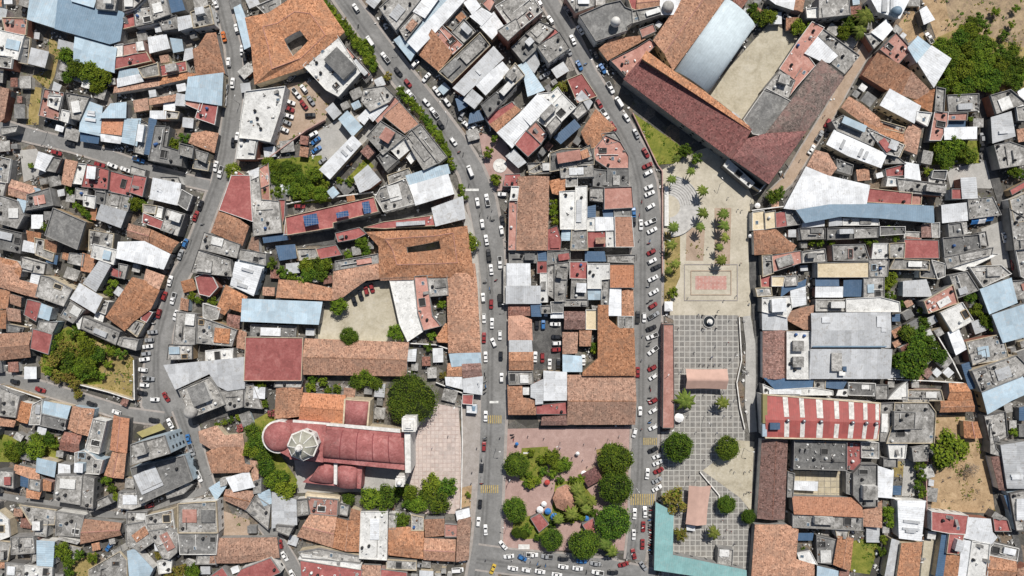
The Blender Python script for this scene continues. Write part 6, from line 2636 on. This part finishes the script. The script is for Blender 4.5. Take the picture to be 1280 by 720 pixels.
# weeds and tufts on the bare lots
mb = MB(); wg = random.Random(55)
for m_, pts_ in YK:
    if m_ not in ('dirt', 'dry_grass', 'rocky_scrub', 'lawn', 'tan_earth'): continue
    P_ = ccw([W(*q) for q in pts_]); xs = [q[0] for q in P_]; ys = [q[1] for q in P_]
    dens = {'dirt': .35, 'dry_grass': 1.0, 'rocky_scrub': .5, 'lawn': .9, 'tan_earth': .25}[m_]
    x0, x1, y0, y1 = max(min(xs), -216), min(max(xs), 216), max(min(ys), -122), min(max(ys), 122)
    for _ in range(int((x1-x0)*(y1-y0)*dens*.5)):
        x, y = wg.uniform(x0, x1), wg.uniform(y0, y1)
        if wg.random() > .35+.65*math.sin(x*.35+1.3*math.sin(y*.2))*math.sin(y*.4+.7): continue
        if not inside(P_, x, y): continue
        mi = wg.choices([0, 1, 2, 3], {'lawn': [4, 3, 2, 0], 'dirt': [1, 1, 3, 3]}.get(m_, [2, 2, 4, 2]))[0]
        for k in range(wg.choice([3, 5, 8])):
            px_, py_ = x+wg.gauss(0, .45), y+wg.gauss(0, .45); a = wg.uniform(0, 6.28); s_ = wg.uniform(.15, .45); zz = wg.uniform(.08, .5)
            ca_, sa_ = math.cos(a)*s_, math.sin(a)*s_
            mb.add([(px_-ca_, py_-sa_, .3), (px_+sa_*.6, py_-ca_*.6, zz), (px_+ca_, py_+sa_, zz*.9), (px_-sa_*.6, py_+ca_*.6, .32)], [(0,1,2,3)], mi)
o = link('weeds', mb.mesh('weeds', [LB, LD, LY, M['leaf_dead']])); o['kind'] = 'stuff'; o['category'] = 'weeds'; o['label'] = 'weeds and dry tufts growing over the bare lots and lawns'

# ------------------------------------------------------------------ labels
LAND = [("the red-domed church", 440,560), ("the giant churchyard tree", 515,500), ("the blue barrel vault", 890,60), ("the stone amphitheatre", 850,258), ("the red plaza mosaic", 888,353),
 ("the plaza fountain", 886,402), ("the red striped roof", 1025,520), ("the teal roof", 850,670), ("the orange bandstand", 708,625), ("the solar panels", 410,265), ("the walled car park", 370,140),
 ("the overgrown garden lot", 105,450), ("the cream-striped blue roof", 352,388), ("the huge pale warehouse", 1064,430), ("the brown dirt lot", 1200,615), ("the striped blue factory", 110,30),
 ("the white wedge roof", 1040,240), ("the tree-filled courtyard", 370,225), ("the angular white tower roof", 418,80), ("the dotted red terrace", 655,180), ("the five-storey block", 200,590),
 ("the swimming pool", 1006,675), ("the white-domed fort", 760,30), ("the beige car yard", 450,390), ("the wild wood", 1215,65), ("the bare black roof", 83,285), ("the eight-sided red roof", 258,357),
 ("the square dark courtyard", 370,55), ("the narrow slit courtyard", 530,309), ("the white court tent", 1000,607), ("the wide pink canopy", 883,475), ("the orchard's blue roof", 57,690),
 ("the hipped orange corner house", 125,668), ("the walled grove", 1150,430), ("the big tiled corner block", 750,490), ("the twin pale-blue roofs", 1258,385), ("the blue L-shaped house", 140,145), ("the three pitched tents", 1226,275),
 ("the yellow crossing", 803,624), ("the long convent flank", 850,160), ("x1", 640,290), ("x2", 1150,310)]
LAND = [l for l in LAND if l[0] not in ("x1", "x2")]
ORD = ['', 'second ', 'third ', 'fourth ', 'fifth ', 'sixth ', 'seventh ', 'eighth ', 'ninth ', 'tenth ', 'eleventh ', 'twelfth ', 'thirteenth ', 'fourteenth ', 'fifteenth ', 'sixteenth ', 'seventeenth ', 'eighteenth ', 'nineteenth ', 'twentieth ']
ORD += [f'{k}th ' for k in range(21, 80)]
def near_kind(t, pred):
    best = (1e9, None)
    for u in THINGS:
        if u is t or not pred(u): continue
        d = (u['px']-t['px'])**2+(u['py']-t['py'])**2
        if d < best[0]: best = (d, u)
    return best
groups = {}
HS = [u for u in THINGS if u['beside'] and 'wall' in [c.name.split('.')[0] for c in u['o'].children]]
CS = [u for u in THINGS if u['o'].get('group', '').startswith('cars')]
for t in THINGS:
    rel = ''
    if t['beside']:
        pool = CS if t in CS else HS
        best = min(((u['px']-t['px'])**2+(u['py']-t['py'])**2, i) for i, u in enumerate(pool) if u is not t)
        u = pool[best[1]]
        if t in CS:
            rel = f" beside a {u['beside']}" if best[0] < 18**2 else ' on its own'
        else: rel = f" beside {'an' if u['beside'][0] in 'aeiou' else 'a'} {u['beside']}"
    base = t['look']+rel
    lm = min(LAND, key=lambda l: (l[1]-t['px'])**2+(l[2]-t['py'])**2)
    while len(base.split())+len(lm[0].split())+2 > 16: base = base.split(' ', 1)[1]
    t['d'] = math.hypot(lm[1]-t['px'], lm[2]-t['py']); groups.setdefault((base, lm[0]), []).append(t)
for (base, lm), ts in groups.items():
    ts.sort(key=lambda t: t['d'])
    for i, t in enumerate(ts):
        if len(ts) == 1: lab = f'{base} nearest {lm}'
        else: lab = f'{base}, {ORD[i]}nearest {lm}' if i else f'{base}, closest to {lm}'
        if 'label' not in t['o']: t['o']['label'] = lab
for k in ROOT.values():
    if '_short' in k: del k['_short']

# ------------------------------------------------------------------ light, sky, camera
sun_az = R(17); sun_el = R(55)        # azimuth measured from +Y (photo top) towards +X (photo right)
w = bpy.data.worlds.new('World'); sc.world = w; w.use_nodes = True
nt = w.node_tree; sky = nt.nodes.new('ShaderNodeTexSky'); sky.sky_type = 'NISHITA'; sky.sun_disc = False
sky.sun_elevation = sun_el; sky.sun_rotation = sun_az; sky.dust_density = 1.5
nt.links.new(sky.outputs[0], nt.nodes['Background'].inputs[0]); nt.nodes['Background'].inputs[1].default_value = .064
sd = bpy.data.lights.new('sun', 'SUN'); sd.energy = 5.0; sd.angle = R(.5); sd.color = (1, .955, .89)
so = bpy.data.objects.new('sun', sd); col.objects.link(so)
v = Vector((math.sin(sun_az)*math.cos(sun_el), math.cos(sun_az)*math.cos(sun_el), math.sin(sun_el)))
so.rotation_euler = v.to_track_quat('Z', 'Y').to_euler()
cd = bpy.data.cameras.new('drone_camera'); co = bpy.data.objects.new('drone_camera', cd); col.objects.link(co)
co.location = (0, 0, H); cd.sensor_width = 36; cd.lens = 18*H/(640*S); cd.clip_end = 3000; cd.clip_start = 1
sc.camera = co
sc.view_settings.view_transform = 'Standard'; sc.view_settings.look = 'None'; sc.view_settings.gamma = 1; sc.view_settings.use_curve_mapping = False
sc.view_settings.exposure = -0.09
